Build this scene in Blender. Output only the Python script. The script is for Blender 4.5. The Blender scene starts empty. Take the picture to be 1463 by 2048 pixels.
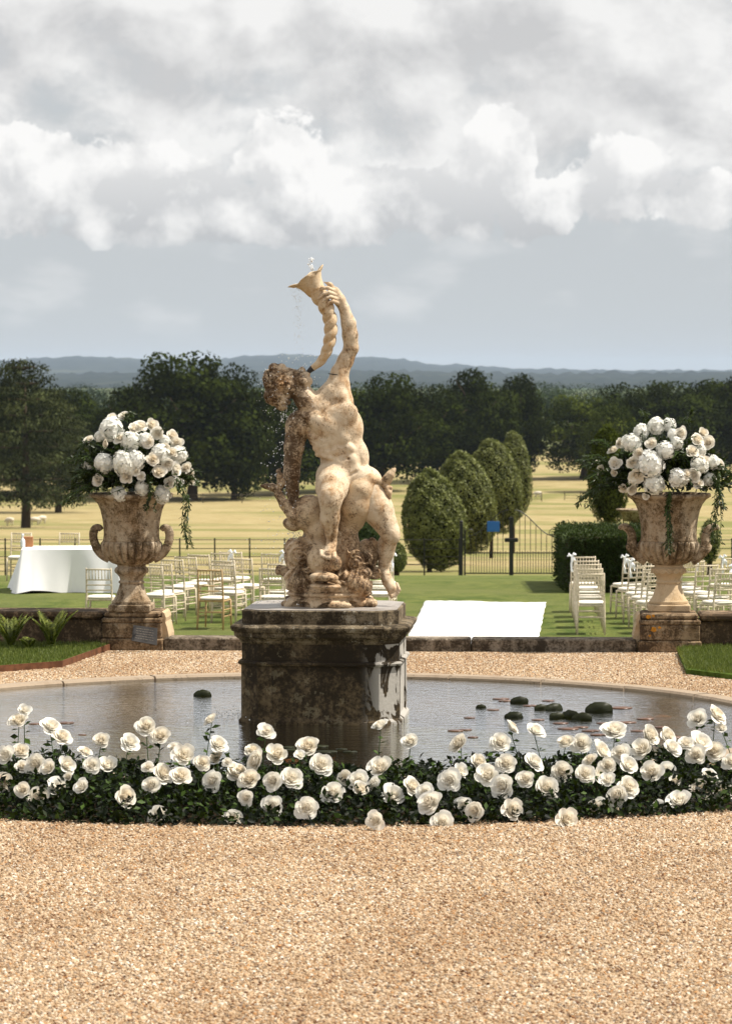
import bpy, bmesh, math, random
import numpy as np
from mathutils import Vector, Matrix, Euler

# ------------------------------------------------------------------ camera, sky, sun, exposure
SC = bpy.context.scene
COL = SC.collection
R = math.radians
F, CX, CY, HOR, CAMZ = 6400.0, 731.5, 1024.0, 750.0, 2.6
PITCH = math.atan((CY - HOR) / F)

cam_d = bpy.data.cameras.new('camera')
cam = bpy.data.objects.new('camera', cam_d)
COL.objects.link(cam)
cam.location = (0, 0, CAMZ)
cam.rotation_euler = (math.pi / 2 - PITCH, 0, 0)
cam_d.sensor_fit = 'VERTICAL'
cam_d.sensor_height = 36.0
cam_d.lens = F / 2048 * 36.0
cam_d.clip_start = 0.5
cam_d.clip_end = 60000
cam_d.dof.use_dof = True
cam_d.dof.focus_distance = 23.6
cam_d.dof.aperture_fstop = 7.5
SC.camera = cam

SC.render.engine = 'CYCLES'
SC.cycles.use_denoising = True
SC.cycles.max_bounces = 8
SC.cycles.transparent_max_bounces = 16
SC.cycles.volume_bounces = 1
SC.view_settings.view_transform = 'Standard'
SC.view_settings.look = 'None'
SC.view_settings.gamma = 1
SC.view_settings.use_curve_mapping = False
SC.view_settings.exposure = 0.50

SUN_AZ, SUN_EL = R(87), R(57)
sun_vec = Vector((math.cos(SUN_EL) * math.sin(SUN_AZ), math.cos(SUN_EL) * math.cos(SUN_AZ), math.sin(SUN_EL)))
sd = bpy.data.lights.new('sun', 'SUN')
sd.energy = 5.0
sd.angle = R(0.53)
sd.color = (1.0, 0.93, 0.82)
sun = bpy.data.objects.new('sun', sd)
COL.objects.link(sun)
sun.rotation_euler = sun_vec.to_track_quat('Z', 'Y').to_euler()


class NT:
    """small helper for node trees"""
    def __init__(s, tree):
        s.t = tree
        s.n, s.l = tree.nodes, tree.links

    def put(s, sock, v):
        if isinstance(v, bpy.types.NodeSocket):
            s.l.new(v, sock)
        elif v is not None:
            if sock.type == 'RGBA' and isinstance(v, (tuple, list)) and len(v) == 3:
                v = (*v, 1)
            if sock.type == 'VECTOR' and isinstance(v, (int, float)):
                v = (v, v, v)
            sock.default_value = v

    def node(s, typ, ins=None, **props):
        nd = s.n.new(typ)
        for k, v in props.items():
            setattr(nd, k, v)
        for k, v in (ins or {}).items():
            s.put(nd.inputs[k], v)
        return nd

    def m(s, op, a, b=None, c=None, clamp=False):
        nd = s.n.new('ShaderNodeMath')
        nd.operation = op
        nd.use_clamp = clamp
        for i, v in enumerate((a, b, c)):
            if v is not None:
                s.put(nd.inputs[i], v)
        return nd.outputs[0]

    def vm(s, op, a, b=None):
        nd = s.n.new('ShaderNodeVectorMath')
        nd.operation = op
        s.put(nd.inputs[0], a)
        if b is not None:
            s.put(nd.inputs[3 if op == 'SCALE' else 1], b)
        return nd.outputs[0]

    def mix(s, f, a, b, blend='MIX'):
        nd = s.n.new('ShaderNodeMix')
        nd.data_type = 'RGBA'
        nd.blend_type = blend
        nd.clamp_factor = True
        s.put(nd.inputs[0], f)
        s.put(nd.inputs[6], a)
        s.put(nd.inputs[7], b)
        return nd.outputs[2]

    def sstep(s, lo, hi, v):
        nd = s.n.new('ShaderNodeMapRange')
        nd.interpolation_type = 'SMOOTHSTEP'
        s.put(nd.inputs[0], v)
        nd.inputs[1].default_value = lo
        nd.inputs[2].default_value = hi
        return nd.outputs[0]

    def noise(s, vec, scale, detail=4, rough=0.55, dist=0.0, color=False):
        nd = s.node('ShaderNodeTexNoise', {'Vector': vec, 'Scale': scale, 'Detail': detail, 'Roughness': rough, 'Distortion': dist})
        return nd.outputs['Color' if color else 'Fac']

    def voro(s, vec, scale, feature='F1', out='Distance'):
        nd = s.node('ShaderNodeTexVoronoi', {'Vector': vec, 'Scale': scale}, feature=feature)
        return nd.outputs[out]

    def sep(s, vec):
        nd = s.node('ShaderNodeSeparateXYZ', {0: vec})
        return nd.outputs[0], nd.outputs[1], nd.outputs[2]


def build_world():
    w = bpy.data.worlds.new('World')
    SC.world = w
    w.use_nodes = True
    T = NT(w.node_tree)
    T.n.clear()
    sky = T.node('ShaderNodeTexSky', sky_type='NISHITA', sun_disc=False)
    sky.sun_elevation, sky.sun_rotation = SUN_EL, SUN_AZ
    sky.air_density, sky.dust_density, sky.ozone_density = 1.0, 1.5, 1.0
    d = T.vm('NORMALIZE', T.node('ShaderNodeTexCoord').outputs['Generated'])
    x, y, z = T.sep(d)
    el = T.m('MULTIPLY', T.m('ARCSINE', z), F)                 # height above the horizon in picture units
    az = T.m('MULTIPLY', T.m('ARCTAN2', x, y), F)
    sx = T.m('WRAP', az, 760.0, -760.0)                         # the band of cumulus goes on round the horizon
    # billow noise and the same noise a little towards the sun
    wob = T.noise(d, 22, 3, 0.5, color=True)
    dw = T.vm('ADD', d, T.vm('SCALE', T.vm('SUBTRACT', wob, (0.5, 0.5, 0.5)), 0.012))
    off = T.vm('ADD', dw, (0.0050, 0.0, 0.0085))
    n1 = T.noise(dw, 34, 10, 0.57)
    n2 = T.noise(off, 34, 5, 0.5)
    fine = T.noise(dw, 120, 8, 0.64)
    # upper veil of stratocumulus
    flat = T.vm('MULTIPLY', dw, (1.0, 1.0, 1.35))
    flat2 = T.vm('ADD', flat, (0.006, 0, 0.016))
    b1 = T.noise(flat, 21, 9, 0.58, 0.15)
    b2 = T.noise(flat2, 21, 5, 0.55, 0.15)
    upb = T.sstep(300, 560, el)
    bD = T.m('ADD', T.m('MULTIPLY', T.m('SUBTRACT', b1, 0.5), 2.6), T.m('MULTIPLY_ADD', upb, 0.62, -0.02))
    bA = T.m('MULTIPLY', T.sstep(-0.10, 0.45, bD), T.sstep(215, 400, el))
    blit = T.m('MULTIPLY_ADD', T.m('SUBTRACT', b1, b2), 3.6, T.m('MULTIPLY_ADD', T.m('SUBTRACT', n1, n2), 1.2, 0.55), clamp=True)
    bcol = T.mix(blit, (5.5, 5.5, 5.55), (8.2, 8.15, 8.05))
    # cumulus heaps
    blobs = [(60, 400, 250, 95), (215, 380, 180, 110), (425, 345, 130, 90), (575, 405, 118, 130), (735, 355, 125, 95),
             (640, 330, 260, 70), (1000, 420, 72, 120), (1060, 330, 120, 70), (1230, 385, 140, 105), (1385, 355, 140, 75),
             (925, 330, 110, 90), (300, 290, 250, 45)]
    q = None
    for (bx, by, rx, ry) in blobs:
        u = T.m('DIVIDE', T.m('SUBTRACT', sx, bx - CX), rx)
        v = T.m('DIVIDE', T.m('SUBTRACT', el, by), ry)
        f = T.m('SUBTRACT', 1.0, T.m('ADD', T.m('MULTIPLY', u, u), T.m('MULTIPLY', v, v)))
        q = f if q is None else T.m('SMOOTH_MAX', q, f, 0.35)
    q = T.m('MAXIMUM', q, -2.0)
    aD = T.m('ADD', T.m('MULTIPLY', q, 0.75),
             T.m('ADD', T.m('MULTIPLY', T.m('SUBTRACT', n1, 0.5), 2.6), T.m('MULTIPLY', T.m('SUBTRACT', fine, 0.5), 0.75)))
    base = T.sstep(225, 285, T.m('MULTIPLY_ADD', T.m('SUBTRACT', n1, 0.5), 60.0, el))
    aA = T.m('MULTIPLY', T.sstep(0.05, 0.22, aD), base)
    hgt = T.m('DIVIDE', T.m('SUBTRACT', el, 250), 190)
    alit = T.m('ADD', T.m('MULTIPLY', T.m('SUBTRACT', n1, n2), 3.4), T.m('MULTIPLY_ADD', hgt, 0.62, 0.16))
    alit = T.m('ADD', alit, T.m('MULTIPLY', T.m('SUBTRACT', fine, 0.5), 0.40), clamp=True)
    alit = T.m('MAXIMUM', alit, T.m('MULTIPLY', hgt, 0.6), clamp=True)
    acol = T.mix(alit, (4.6, 4.7, 4.85), (8.9, 8.8, 8.65))
    # thin veil low down
    wisp = T.m('MULTIPLY', T.sstep(0.52, 0.75, T.noise(T.vm('MULTIPLY', d, (1, 1, 2.6)), 26, 5, 0.5)),
               T.m('MULTIPLY', T.sstep(40, 140, el), 0.5))
    skyc = T.mix(0.96, sky.outputs[0], (5.15, 5.4, 5.6))
    skyc = T.mix(wisp, skyc, (7.4, 7.4, 7.4))
    c = T.mix(bA, skyc, bcol)
    c = T.mix(aA, c, acol)
    bg = T.node('ShaderNodeBackground', {'Color': c, 'Strength': 0.078})
    T.l.new(bg.outputs[0], T.node('ShaderNodeOutputWorld').inputs[0])
    w.cycles.sampling_method = 'MANUAL'
    w.cycles.sample_map_resolution = 512


build_world()

# ------------------------------------------------------------------ pixel helpers (direction only)
_sp, _cp = math.sin(PITCH), math.cos(PITCH)


def ray(px, py):
    xc, yc = (px - CX) / F, -(py - CY) / F
    return Vector((xc, _cp + yc * _sp, -_sp + yc * _cp))


def at(px, py, Y):
    d = ray(px, py)
    return Vector((0, 0, CAMZ)) + d * (Y / d.y)


def onz(px, py, z):
    d = ray(px, py)
    return Vector((0, 0, CAMZ)) + d * ((z - CAMZ) / d.z)


GA = R(3.0)
G0 = Vector((-0.44, 24.05, 0))


def gw(u, v, z=0.0):
    """garden frame (u along the terrace, v away from the house) -> world"""
    return Vector((G0.x + u * math.cos(GA) + v * math.sin(GA), G0.y - u * math.sin(GA) + v * math.cos(GA), z))


def to_g(p):
    dx, dy = p.x - G0.x, p.y - G0.y
    return dx * math.cos(GA) - dy * math.sin(GA), dx * math.sin(GA) + dy * math.cos(GA)


LAWN = -1.27
PROFILE = [(-300, -1.34), (60, -1.30), (75, -2.15), (98, -3.57), (160, -6.4), (250, -10.3), (344, -13.8), (430, -14.4), (520, -13.8), (900, -15.5),
           (1500, -18), (3000, -20), (20000, -20)]


def ground_z(Y):
    for (a, za), (b, zb) in zip(PROFILE, PROFILE[1:]):
        if Y <= b:
            return za + (zb - za) * max(0, (Y - a)) / (b - a)
    return PROFILE[-1][1]


def on_field(px, py):
    """first hit of a pixel's ray with the falling ground"""
    Y = 45.0
    while Y < 6000:
        p = at(px, py, Y)
        if p.z <= ground_z(Y):
            return p
        Y *= 1.004
    return p


rng = np.random.default_rng(7)
random.seed(7)

# ------------------------------------------------------------------ object helpers


def np_mesh(name, V, Fc, smooth=False, tint=None):
    V = np.asarray(V, np.float32)
    Fc = np.asarray(Fc, np.int32)
    me = bpy.data.meshes.new(name)
    n = Fc.shape[1]
    me.vertices.add(len(V))
    me.vertices.foreach_set('co', V.ravel())
    me.loops.add(Fc.size)
    me.loops.foreach_set('vertex_index', Fc.ravel())
    me.polygons.add(len(Fc))
    me.polygons.foreach_set('loop_start', np.arange(0, Fc.size, n, dtype=np.int32))
    if smooth:
        me.polygons.foreach_set('use_smooth', np.ones(len(Fc), bool))
    if tint is not None:
        a = me.attributes.new('tint', 'FLOAT', 'POINT')
        a.data.foreach_set('value', np.asarray(tint, np.float32))
    me.update(calc_edges=True)
    me.validate()
    return me


def link(name, me, mat=None, parent=None, loc=None):
    o = bpy.data.objects.new(name, me)
    COL.objects.link(o)
    if mat is not None and me is not None and not me.materials:
        me.materials.append(mat)
    if parent is not None:
        o.parent = parent
    if loc is not None:
        o.location = loc
    return o


def tag(o, label=None, cat=None, group=None, kind=None):
    for k, v in (('label', label), ('category', cat), ('group', group), ('kind', kind)):
        if v:
            o[k] = v
    return o


def thing(name, label, cat, loc=(0, 0, 0), rz=0.0, group=None):
    o = link(name, None)
    o.location = loc
    o.rotation_euler = (0, 0, rz)
    o.empty_display_size = 0.1
    return tag(o, label, cat, group)


class MB:
    """mesh collector"""
    def __init__(s):
        s.v, s.f = [], []

    def add(s, vs, fs):
        o = len(s.v)
        s.v += [tuple(p) for p in vs]
        s.f += [tuple(i + o for i in f) for f in fs]
        return s

    def box(s, c, size, rz=0.0, bev=0.0):
        hx, hy, hz = size[0] / 2, size[1] / 2, size[2] / 2
        M = Matrix.Rotation(rz, 3, 'Z')
        c = Vector(c)
        if bev <= 0:
            pts = [Vector((sx * hx, sy * hy, sz * hz)) for sz in (-1, 1) for sx, sy in ((-1, -1), (1, -1), (1, 1), (-1, 1))]
            fs = [(3, 2, 1, 0), (4, 5, 6, 7), (0, 1, 5, 4), (1, 2, 6, 5), (2, 3, 7, 6), (3, 0, 4, 7)]
            return s.add([c + M @ p for p in pts], fs)
        b = bev
        rings = [(-hz, b), (-hz + b, 0), (hz - b, 0), (hz, b)]
        pts = []
        for zz, ins in rings:
            ax, ay = hx - ins, hy - ins
            bb = b * 0.9
            for px_, py_ in ((-ax, -ay + bb), (-ax + bb, -ay), (ax - bb, -ay), (ax, -ay + bb), (ax, ay - bb), (ax - bb, ay), (-ax + bb, ay), (-ax, ay - bb)):
                pts.append(c + M @ Vector((px_, py_, zz)))
        fs = [tuple(range(7, -1, -1)), tuple(range(24, 32))]
        for k in range(3):
            for i in range(8):
                j = (i + 1) % 8
                fs.append((k * 8 + i, k * 8 + j, k * 8 + 8 + j, k * 8 + 8 + i))
        return s.add(pts, fs)

    def tube(s, pts, rads, n=8, cap=True):
        pts = [Vector(p) for p in pts]
        if not isinstance(rads, (list, tuple)):
            rads = [rads] * len(pts)
        vs, fs = [], []
        up = Vector((0.13, 0.2, 1)).normalized()
        for i, p in enumerate(pts):
            t = (pts[min(i + 1, len(pts) - 1)] - pts[max(i - 1, 0)]).normalized()
            a = up if abs(t.dot(up)) < 0.95 else Vector((1, 0.1, 0))
            e1 = t.cross(a).normalized()
            e2 = t.cross(e1)
            for k in range(n):
                w = 2 * math.pi * k / n
                vs.append(p + (e1 * math.cos(w) + e2 * math.sin(w)) * rads[i])
        for i in range(len(pts) - 1):
            for k in range(n):
                j = (k + 1) % n
                fs.append((i * n + k, i * n + j, (i + 1) * n + j, (i + 1) * n + k))
        if cap:
            fs.append(tuple(range(n - 1, -1, -1)))
            fs.append(tuple((len(pts) - 1) * n + k for k in range(n)))
        return s.add(vs, fs)

    def lathe(s, prof, n=48, fn=None):
        vs, fs = [], []
        for i, (r, z) in enumerate(prof):
            for k in range(n):
                w = 2 * math.pi * k / n
                rr = r if fn is None else fn(r, z, w, i)
                vs.append((rr * math.cos(w), rr * math.sin(w), z))
        for i in range(len(prof) - 1):
            for k in range(n):
                j = (k + 1) % n
                fs.append((i * n + k, i * n + j, (i + 1) * n + j, (i + 1) * n + k))
        fs.append(tuple(range(n - 1, -1, -1)))
        fs.append(tuple((len(prof) - 1) * n + k for k in range(n)))
        return s.add(vs, fs)

    def prism(s, poly, z0, z1):
        n = len(poly)
        vs = [(p[0], p[1], z0) for p in poly] + [(p[0], p[1], z1) for p in poly]
        fs = [tuple(range(n - 1, -1, -1)), tuple(range(n, 2 * n))] + [(i, (i + 1) % n, n + (i + 1) % n, n + i) for i in range(n)]
        return s.add(vs, fs)

    def mesh(s, name, smooth=False, angle=None):
        me = bpy.data.meshes.new(name)
        me.from_pydata(s.v, [], s.f)
        bm = bmesh.new()
        bm.from_mesh(me)
        bmesh.ops.recalc_face_normals(bm, faces=bm.faces)
        if angle is not None:
            for e in bm.edges:
                if len(e.link_faces) == 2 and e.calc_face_angle(0) > angle:
                    e.smooth = False
            smooth = True
        bm.to_mesh(me)
        bm.free()
        if smooth:
            me.polygons.foreach_set('use_smooth', np.ones(len(me.polygons), bool))
        return me

    def obj(s, name, mat, parent=None, loc=None, smooth=False, angle=None):
        return link(name, s.mesh(name, smooth, angle), mat, parent, loc)


def copy_tree(o, parent=None):
    c = o.copy()
    COL.objects.link(c)
    if parent is not None:
        c.parent = parent
    for ch in list(o.children):
        copy_tree(ch, c)
    return c


def unit(v):
    return v / np.maximum(np.linalg.norm(v, axis=-1, keepdims=True), 1e-9)


def rand_dirs(n):
    return unit(rng.normal(size=(n, 3)))


def leaf_cloud(name, P, D, Nn, size, width=0.42, fold=0.10, tint=None, mat=None, parent=None):
    """many small folded leaves: P base points, D leaf direction, Nn leaf normal, size per leaf"""
    n = len(P)
    D = unit(D)
    S = unit(np.cross(D, Nn))
    N2 = np.cross(S, D)
    size = np.broadcast_to(np.asarray(size, float), (n,))[:, None]
    V = np.empty((n, 5, 3))
    V[:, 0] = P
    V[:, 1] = P + size * (0.5 * D + width * S * 0.5 + fold * N2)
    V[:, 2] = P + size * D
    V[:, 3] = P + size * (0.5 * D - width * S * 0.5 + fold * N2)
    V[:, 4] = P + size * 0.5 * D
    o = (np.arange(n) * 5)[:, None]
    Fc = np.concatenate([o + np.array([0, 1, 2, 4]), o + np.array([0, 4, 2, 3])])
    if tint is None:
        tint = rng.random(n)
    me = np_mesh(name, V.reshape(-1, 3), Fc, tint=np.repeat(tint, 5))
    if parent is False:
        if mat:
            me.materials.append(mat)
        return me
    return link(name, me, mat, parent)


# ------------------------------------------------------------------ materials
MATS = {}


def mat_new(name):
    m = bpy.data.materials.new(name)
    m.use_nodes = True
    T = NT(m.node_tree)
    T.n.clear()
    out = T.node('ShaderNodeOutputMaterial')
    MATS[name] = m
    return m, T, out


def bsdf(T, out, color, rough=0.8, normal=None, spec=0.3, metal=0.0, **kw):
    ins = {'Base Color': color, 'Roughness': rough, 'Specular IOR Level': spec, 'Metallic': metal}
    ins.update(kw)
    b = T.node('ShaderNodeBsdfPrincipled', ins)
    if normal is not None:
        T.l.new(normal, b.inputs['Normal'])
    T.l.new(b.outputs[0], out.inputs[0])
    return b


def bump(T, h, strength=0.5, dist=0.01):
    return T.node('ShaderNodeBump', {'Height': h, 'Strength': strength, 'Distance': dist}).outputs[0]


def plain(name, color, rough=0.7, spec=0.3, metal=0.0, var=0.15, scale=8.0, bmp=0.0, coord='Object'):
    m, T, out = mat_new(name)
    co = T.node('ShaderNodeTexCoord').outputs[coord]
    n = T.noise(co, scale, 5, 0.6)
    dark = tuple(c * (1 - var) for c in color)
    lite = tuple(min(1, c * (1 + var)) for c in color)
    c = T.mix(T.sstep(0.3, 0.7, n), dark, lite)
    nm = bump(T, T.noise(co, scale * 6, 4, 0.6), bmp, 0.004) if bmp else None
    bsdf(T, out, c, rough, nm, spec, metal)
    return m


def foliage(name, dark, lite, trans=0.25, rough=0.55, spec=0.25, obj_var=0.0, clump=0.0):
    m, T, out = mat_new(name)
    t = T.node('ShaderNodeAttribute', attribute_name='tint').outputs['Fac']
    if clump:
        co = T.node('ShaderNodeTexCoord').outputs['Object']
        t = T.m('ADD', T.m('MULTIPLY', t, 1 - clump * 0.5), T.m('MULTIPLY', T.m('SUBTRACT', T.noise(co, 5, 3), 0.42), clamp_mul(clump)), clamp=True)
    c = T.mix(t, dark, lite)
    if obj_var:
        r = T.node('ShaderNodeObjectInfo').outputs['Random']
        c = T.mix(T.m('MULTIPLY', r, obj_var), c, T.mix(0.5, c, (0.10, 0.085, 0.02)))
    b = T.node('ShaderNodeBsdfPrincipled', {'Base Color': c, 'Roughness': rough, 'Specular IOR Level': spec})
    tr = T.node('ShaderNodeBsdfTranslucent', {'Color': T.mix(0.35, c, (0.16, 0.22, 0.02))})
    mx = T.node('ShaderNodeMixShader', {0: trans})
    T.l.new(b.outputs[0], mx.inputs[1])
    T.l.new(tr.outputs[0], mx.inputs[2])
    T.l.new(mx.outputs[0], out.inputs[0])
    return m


def clamp_mul(c):
    return 2.0 * c


def stone(name, base, mid, dark, stain=0.5, scale=3.0, lichen=None, lichen_amt=0.1, streak=True, spec=0.2, rough=0.88, bmp=0.5, side=None, lime=None, jointed=None):
    """weathered stone: base colour, a mid stain and dark algae in noise-shaped patches"""
    m, T, out = mat_new(name)
    co = T.node('ShaderNodeTexCoord').outputs['Object']
    sv = T.vm('MULTIPLY', co, (1, 1, 0.35)) if streak else co
    n1 = T.noise(sv, scale, 7, 0.62, 0.4)
    n2 = T.noise(co, scale * 3.1, 7, 0.66, 0.2)
    n3 = T.noise(co, scale * 14, 6, 0.7)
    n4 = T.noise(sv, scale * 0.9, 6, 0.6, 0.8)
    lo = 0.78 - 0.45 * stain
    a = T.sstep(lo - 0.10, lo + 0.12, T.m('MULTIPLY_ADD', n2, 0.45, T.m('MULTIPLY', n1, 0.55)))
    v = T.m('MULTIPLY_ADD', n3, 0.35, T.m('MULTIPLY_ADD', n2, 0.3, T.m('MULTIPLY', n4, 0.35)))
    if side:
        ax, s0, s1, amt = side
        gx = T.m('MULTIPLY', T.sstep(s0, s1, T.sep(co)[ax]), amt)  # deepens both the mid and the dark tone towards one side
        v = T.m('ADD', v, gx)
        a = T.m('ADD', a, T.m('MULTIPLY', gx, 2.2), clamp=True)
    b = T.sstep(0.86 - 0.55 * stain - 0.05, 0.86 - 0.55 * stain + 0.07, v)
    sp = T.m('MULTIPLY', T.sstep(0.56, 0.64, T.noise(co, scale * 22, 4, 0.6)), T.sstep(0.40, 0.62, T.noise(co, scale * 1.7, 4, 0.6)))
    b = T.m('MAXIMUM', b, T.m('MULTIPLY', sp, 0.75))
    c = T.mix(T.m('MULTIPLY', T.m('SUBTRACT', n3, 0.25), 0.6), base, tuple(x * 0.72 for x in base))
    c = T.mix(T.m('MULTIPLY', a, 0.8), c, mid)
    c = T.mix(T.m('MULTIPLY', b, 0.88), c, dark)
    if lichen:
        li = T.sstep(0.36, 0.30, T.m('ADD', T.voro(T.vm('ADD', co, T.vm('SCALE', T.noise(co, 16, 4, 0.7, color=True), 0.22)), scale * 3.0), T.m('MULTIPLY', T.sstep(0.35, 0.6, n1), 0.30)))
        c = T.mix(T.m('MULTIPLY', li, lichen_amt), c, lichen)
    if lime:
        ax, s0, s1, colr = lime
        g = T.m('MULTIPLY', T.sstep(s0, s1, T.sep(co)[ax]), T.sstep(0.47, 0.50, T.noise(T.vm('MULTIPLY', co, (1.6, 1.6, 0.8)), 3.6, 6, 0.55, 0.6)))
        c = T.mix(g, c, colr)
    h = T.m('MULTIPLY_ADD', n2, 1.0, T.m('MULTIPLY', n3, 0.6))
    bsdf(T, out, c, rough, bump(T, h, bmp, 0.012), spec)
    return m


def gravel_mat():
    m, T, out = mat_new('gravel_base')
    co = T.node('ShaderNodeTexCoord').outputs['Object']
    ce = T.voro(co, 62, 'F1', 'Color')
    d = T.voro(co, 62)
    r, g, b = T.sep(ce)
    c = T.mix(r, (0.45, 0.33, 0.21), (0.28, 0.19, 0.11))
    c = T.mix(T.m('GREATER_THAN', g, 0.86), c, (0.80, 0.70, 0.55))
    c = T.mix(T.m('GREATER_THAN', b, 0.92), c, (0.20, 0.10, 0.045))
    c = T.mix(T.sstep(0.35, 0.65, d), c, (0.22, 0.15, 0.09))
    bsdf(T, out, c, 0.85, bump(T, T.m('SUBTRACT', 1.0, d), 0.9, 0.012), 0.2)
    m2, T, out = mat_new('gravel_stone')
    r = T.node('ShaderNodeObjectInfo').outputs['Random']
    co = T.node('ShaderNodeTexCoord').outputs['Object']
    ramp = T.node('ShaderNodeValToRGB', {0: r})
    cr = ramp.color_ramp
    cr.interpolation = 'CONSTANT'
    cols = [(0.0, (0.464, 0.331, 0.202)), (0.16, (0.404, 0.284, 0.172)), (0.30, (0.533, 0.413, 0.284)), (0.42, (0.344, 0.232, 0.133)), (0.54, (0.49, 0.37, 0.249)),
            (0.64, (0.284, 0.172, 0.09)), (0.72, (0.585, 0.499, 0.378)), (0.80, (0.224, 0.172, 0.129)), (0.86, (0.404, 0.215, 0.086)), (0.91, (0.129, 0.056, 0.024)), (0.955, (0.688, 0.636, 0.542))]
    while len(cr.elements) < len(cols):
        cr.elements.new(0.5)
    for e, (p, c) in zip(cr.elements, cols):
        e.position = p
        e.color = (*c, 1)
    loc = T.node('ShaderNodeObjectInfo').outputs['Location']
    pat = T.noise(T.vm('MULTIPLY', loc, (1, 0.6, 0)), 0.9, 5, 0.65, 0.5)
    col = T.mix(T.sstep(0.42, 0.66, pat), ramp.outputs[0], T.mix(1.0, ramp.outputs[0], (0.84, 0.79, 0.74), 'MULTIPLY'))
    bsdf(T, out, col, 0.75, None, 0.25)


gravel_mat()


def ground_mats():
    m, T, out = mat_new('lawn')
    co = T.node('ShaderNodeTexCoord').outputs['Object']
    big = T.noise(co, 0.35, 4, 0.6)
    mid = T.noise(T.vm('MULTIPLY', co, (1.0, 0.5, 1)), 2.4, 5, 0.65)
    fin = T.noise(co, 38, 6, 0.75)
    c = T.mix(T.sstep(0.35, 0.65, mid), (0.085, 0.125, 0.026), (0.20, 0.225, 0.060))
    c = T.mix(T.sstep(0.4, 0.7, big), c, (0.185, 0.20, 0.065))
    c = T.mix(T.sstep(0.42, 0.68, fin), c, T.mix(0.6, c, (0.05, 0.075, 0.012)))
    stripe = T.m('SINE', T.m('MULTIPLY', T.sep(co)[1], 2.4))
    c = T.mix(T.m('MULTIPLY', T.sstep(0, 0.6, stripe), 0.18), c, (0.10, 0.14, 0.03))
    bsdf(T, out, c, 0.9, bump(T, fin, 0.9, 0.05), 0.1)
    m, T, out = mat_new('meadow')
    co = T.node('ShaderNodeTexCoord').outputs['Object']
    st = T.noise(T.vm('MULTIPLY', co, (0.016, 0.030, 1)), 1.0, 6, 0.66, 0.8)
    st2 = T.noise(T.vm('MULTIPLY', co, (0.25, 0.6, 1)), 1.0, 6, 0.7)
    c = T.mix(T.sstep(0.38, 0.62, st2), (0.27, 0.215, 0.10), (0.37, 0.305, 0.16))
    c = T.mix(T.m('MULTIPLY', T.sstep(0.46, 0.60, st), 0.8), c, (0.155, 0.165, 0.05))
    far = T.sstep(600, 900, T.sep(co)[1])
    c = T.mix(far, c, T.mix(T.sstep(0.4, 0.6, T.noise(T.vm('MULTIPLY', co, (0.004, 0.004, 1)), 1.0, 4)), (0.05, 0.08, 0.03), (0.14, 0.15, 0.06)))
    bsdf(T, out, c, 0.95, bump(T, T.noise(co, 3, 5, 0.7), 0.5, 0.2), 0.05)
    m, T, out = mat_new('hill_wood')
    co = T.node('ShaderNodeTexCoord').outputs['Object']
    n = T.noise(T.vm('MULTIPLY', co, (1, 0.5, 2)), 0.012, 6, 0.7)
    c = T.mix(T.sstep(0.35, 0.65, n), (0.018, 0.024, 0.026), (0.036, 0.044, 0.040))
    c = T.mix(T.sstep(0.62, 0.70, T.noise(co, 0.0023, 4, 0.6)), c, (0.06, 0.068, 0.05))
    bsdf(T, out, c, 1.0, None, 0.0)


ground_mats()


def water_mat():
    m, T, out = mat_new('pond_water')
    co = T.node('ShaderNodeTexCoord').outputs['Object']
    ctr = T.vm('SUBTRACT', co, (0.05, 0.1, 0))
    d = T.node('ShaderNodeVectorMath', {0: ctr}, operation='LENGTH').outputs['Value']
    ring = T.m('MULTIPLY', T.m('SINE', T.m('MULTIPLY_ADD', d, 46.0, T.m('MULTIPLY', T.noise(co, 2.0, 3), 9.0))), T.m('DIVIDE', 0.5, T.m('MULTIPLY_ADD', d, d, 0.6)))
    w1 = T.noise(T.vm('MULTIPLY', co, (0.75, 1.5, 1)), 9, 4, 0.55, 0.6)
    w2 = T.noise(co, 33, 3, 0.6)
    h = T.m('ADD', T.m('MULTIPLY', ring, 0.22), T.m('MULTIPLY_ADD', w2, 0.25, w1))
    nm = bump(T, h, 0.34, 0.03)
    fr = T.node('ShaderNodeFresnel', {'IOR': 1.33})
    T.l.new(nm, fr.inputs['Normal'])
    gl = T.node('ShaderNodeBsdfGlossy', {'Color': (0.95, 0.97, 1), 'Roughness': 0.05})
    T.l.new(nm, gl.inputs['Normal'])
    tr = T.node('ShaderNodeBsdfTransparent', {'Color': (0.62, 0.62, 0.30)})
    mx = T.node('ShaderNodeMixShader', {0: T.m('MULTIPLY', fr.outputs[0], 1.8, clamp=True)})
    T.l.new(tr.outputs[0], mx.inputs[1])
    T.l.new(gl.outputs[0], mx.inputs[2])
    T.l.new(mx.outputs[0], out.inputs[0])
    m, T, out = mat_new('pool_bed')
    co = T.node('ShaderNodeTexCoord').outputs['Object']
    n = T.noise(co, 2.6, 6, 0.65, 0.5)
    c = T.mix(T.sstep(0.35, 0.65, n), (0.12, 0.115, 0.016), (0.25, 0.225, 0.05))
    bsdf(T, out, c, 0.9, None, 0.1)
    m, T, out = mat_new('water_drop')
    bsdf(T, out, (0.92, 0.95, 0.97), 0.12, None, 0.8, Alpha=0.75)


water_mat()


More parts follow.
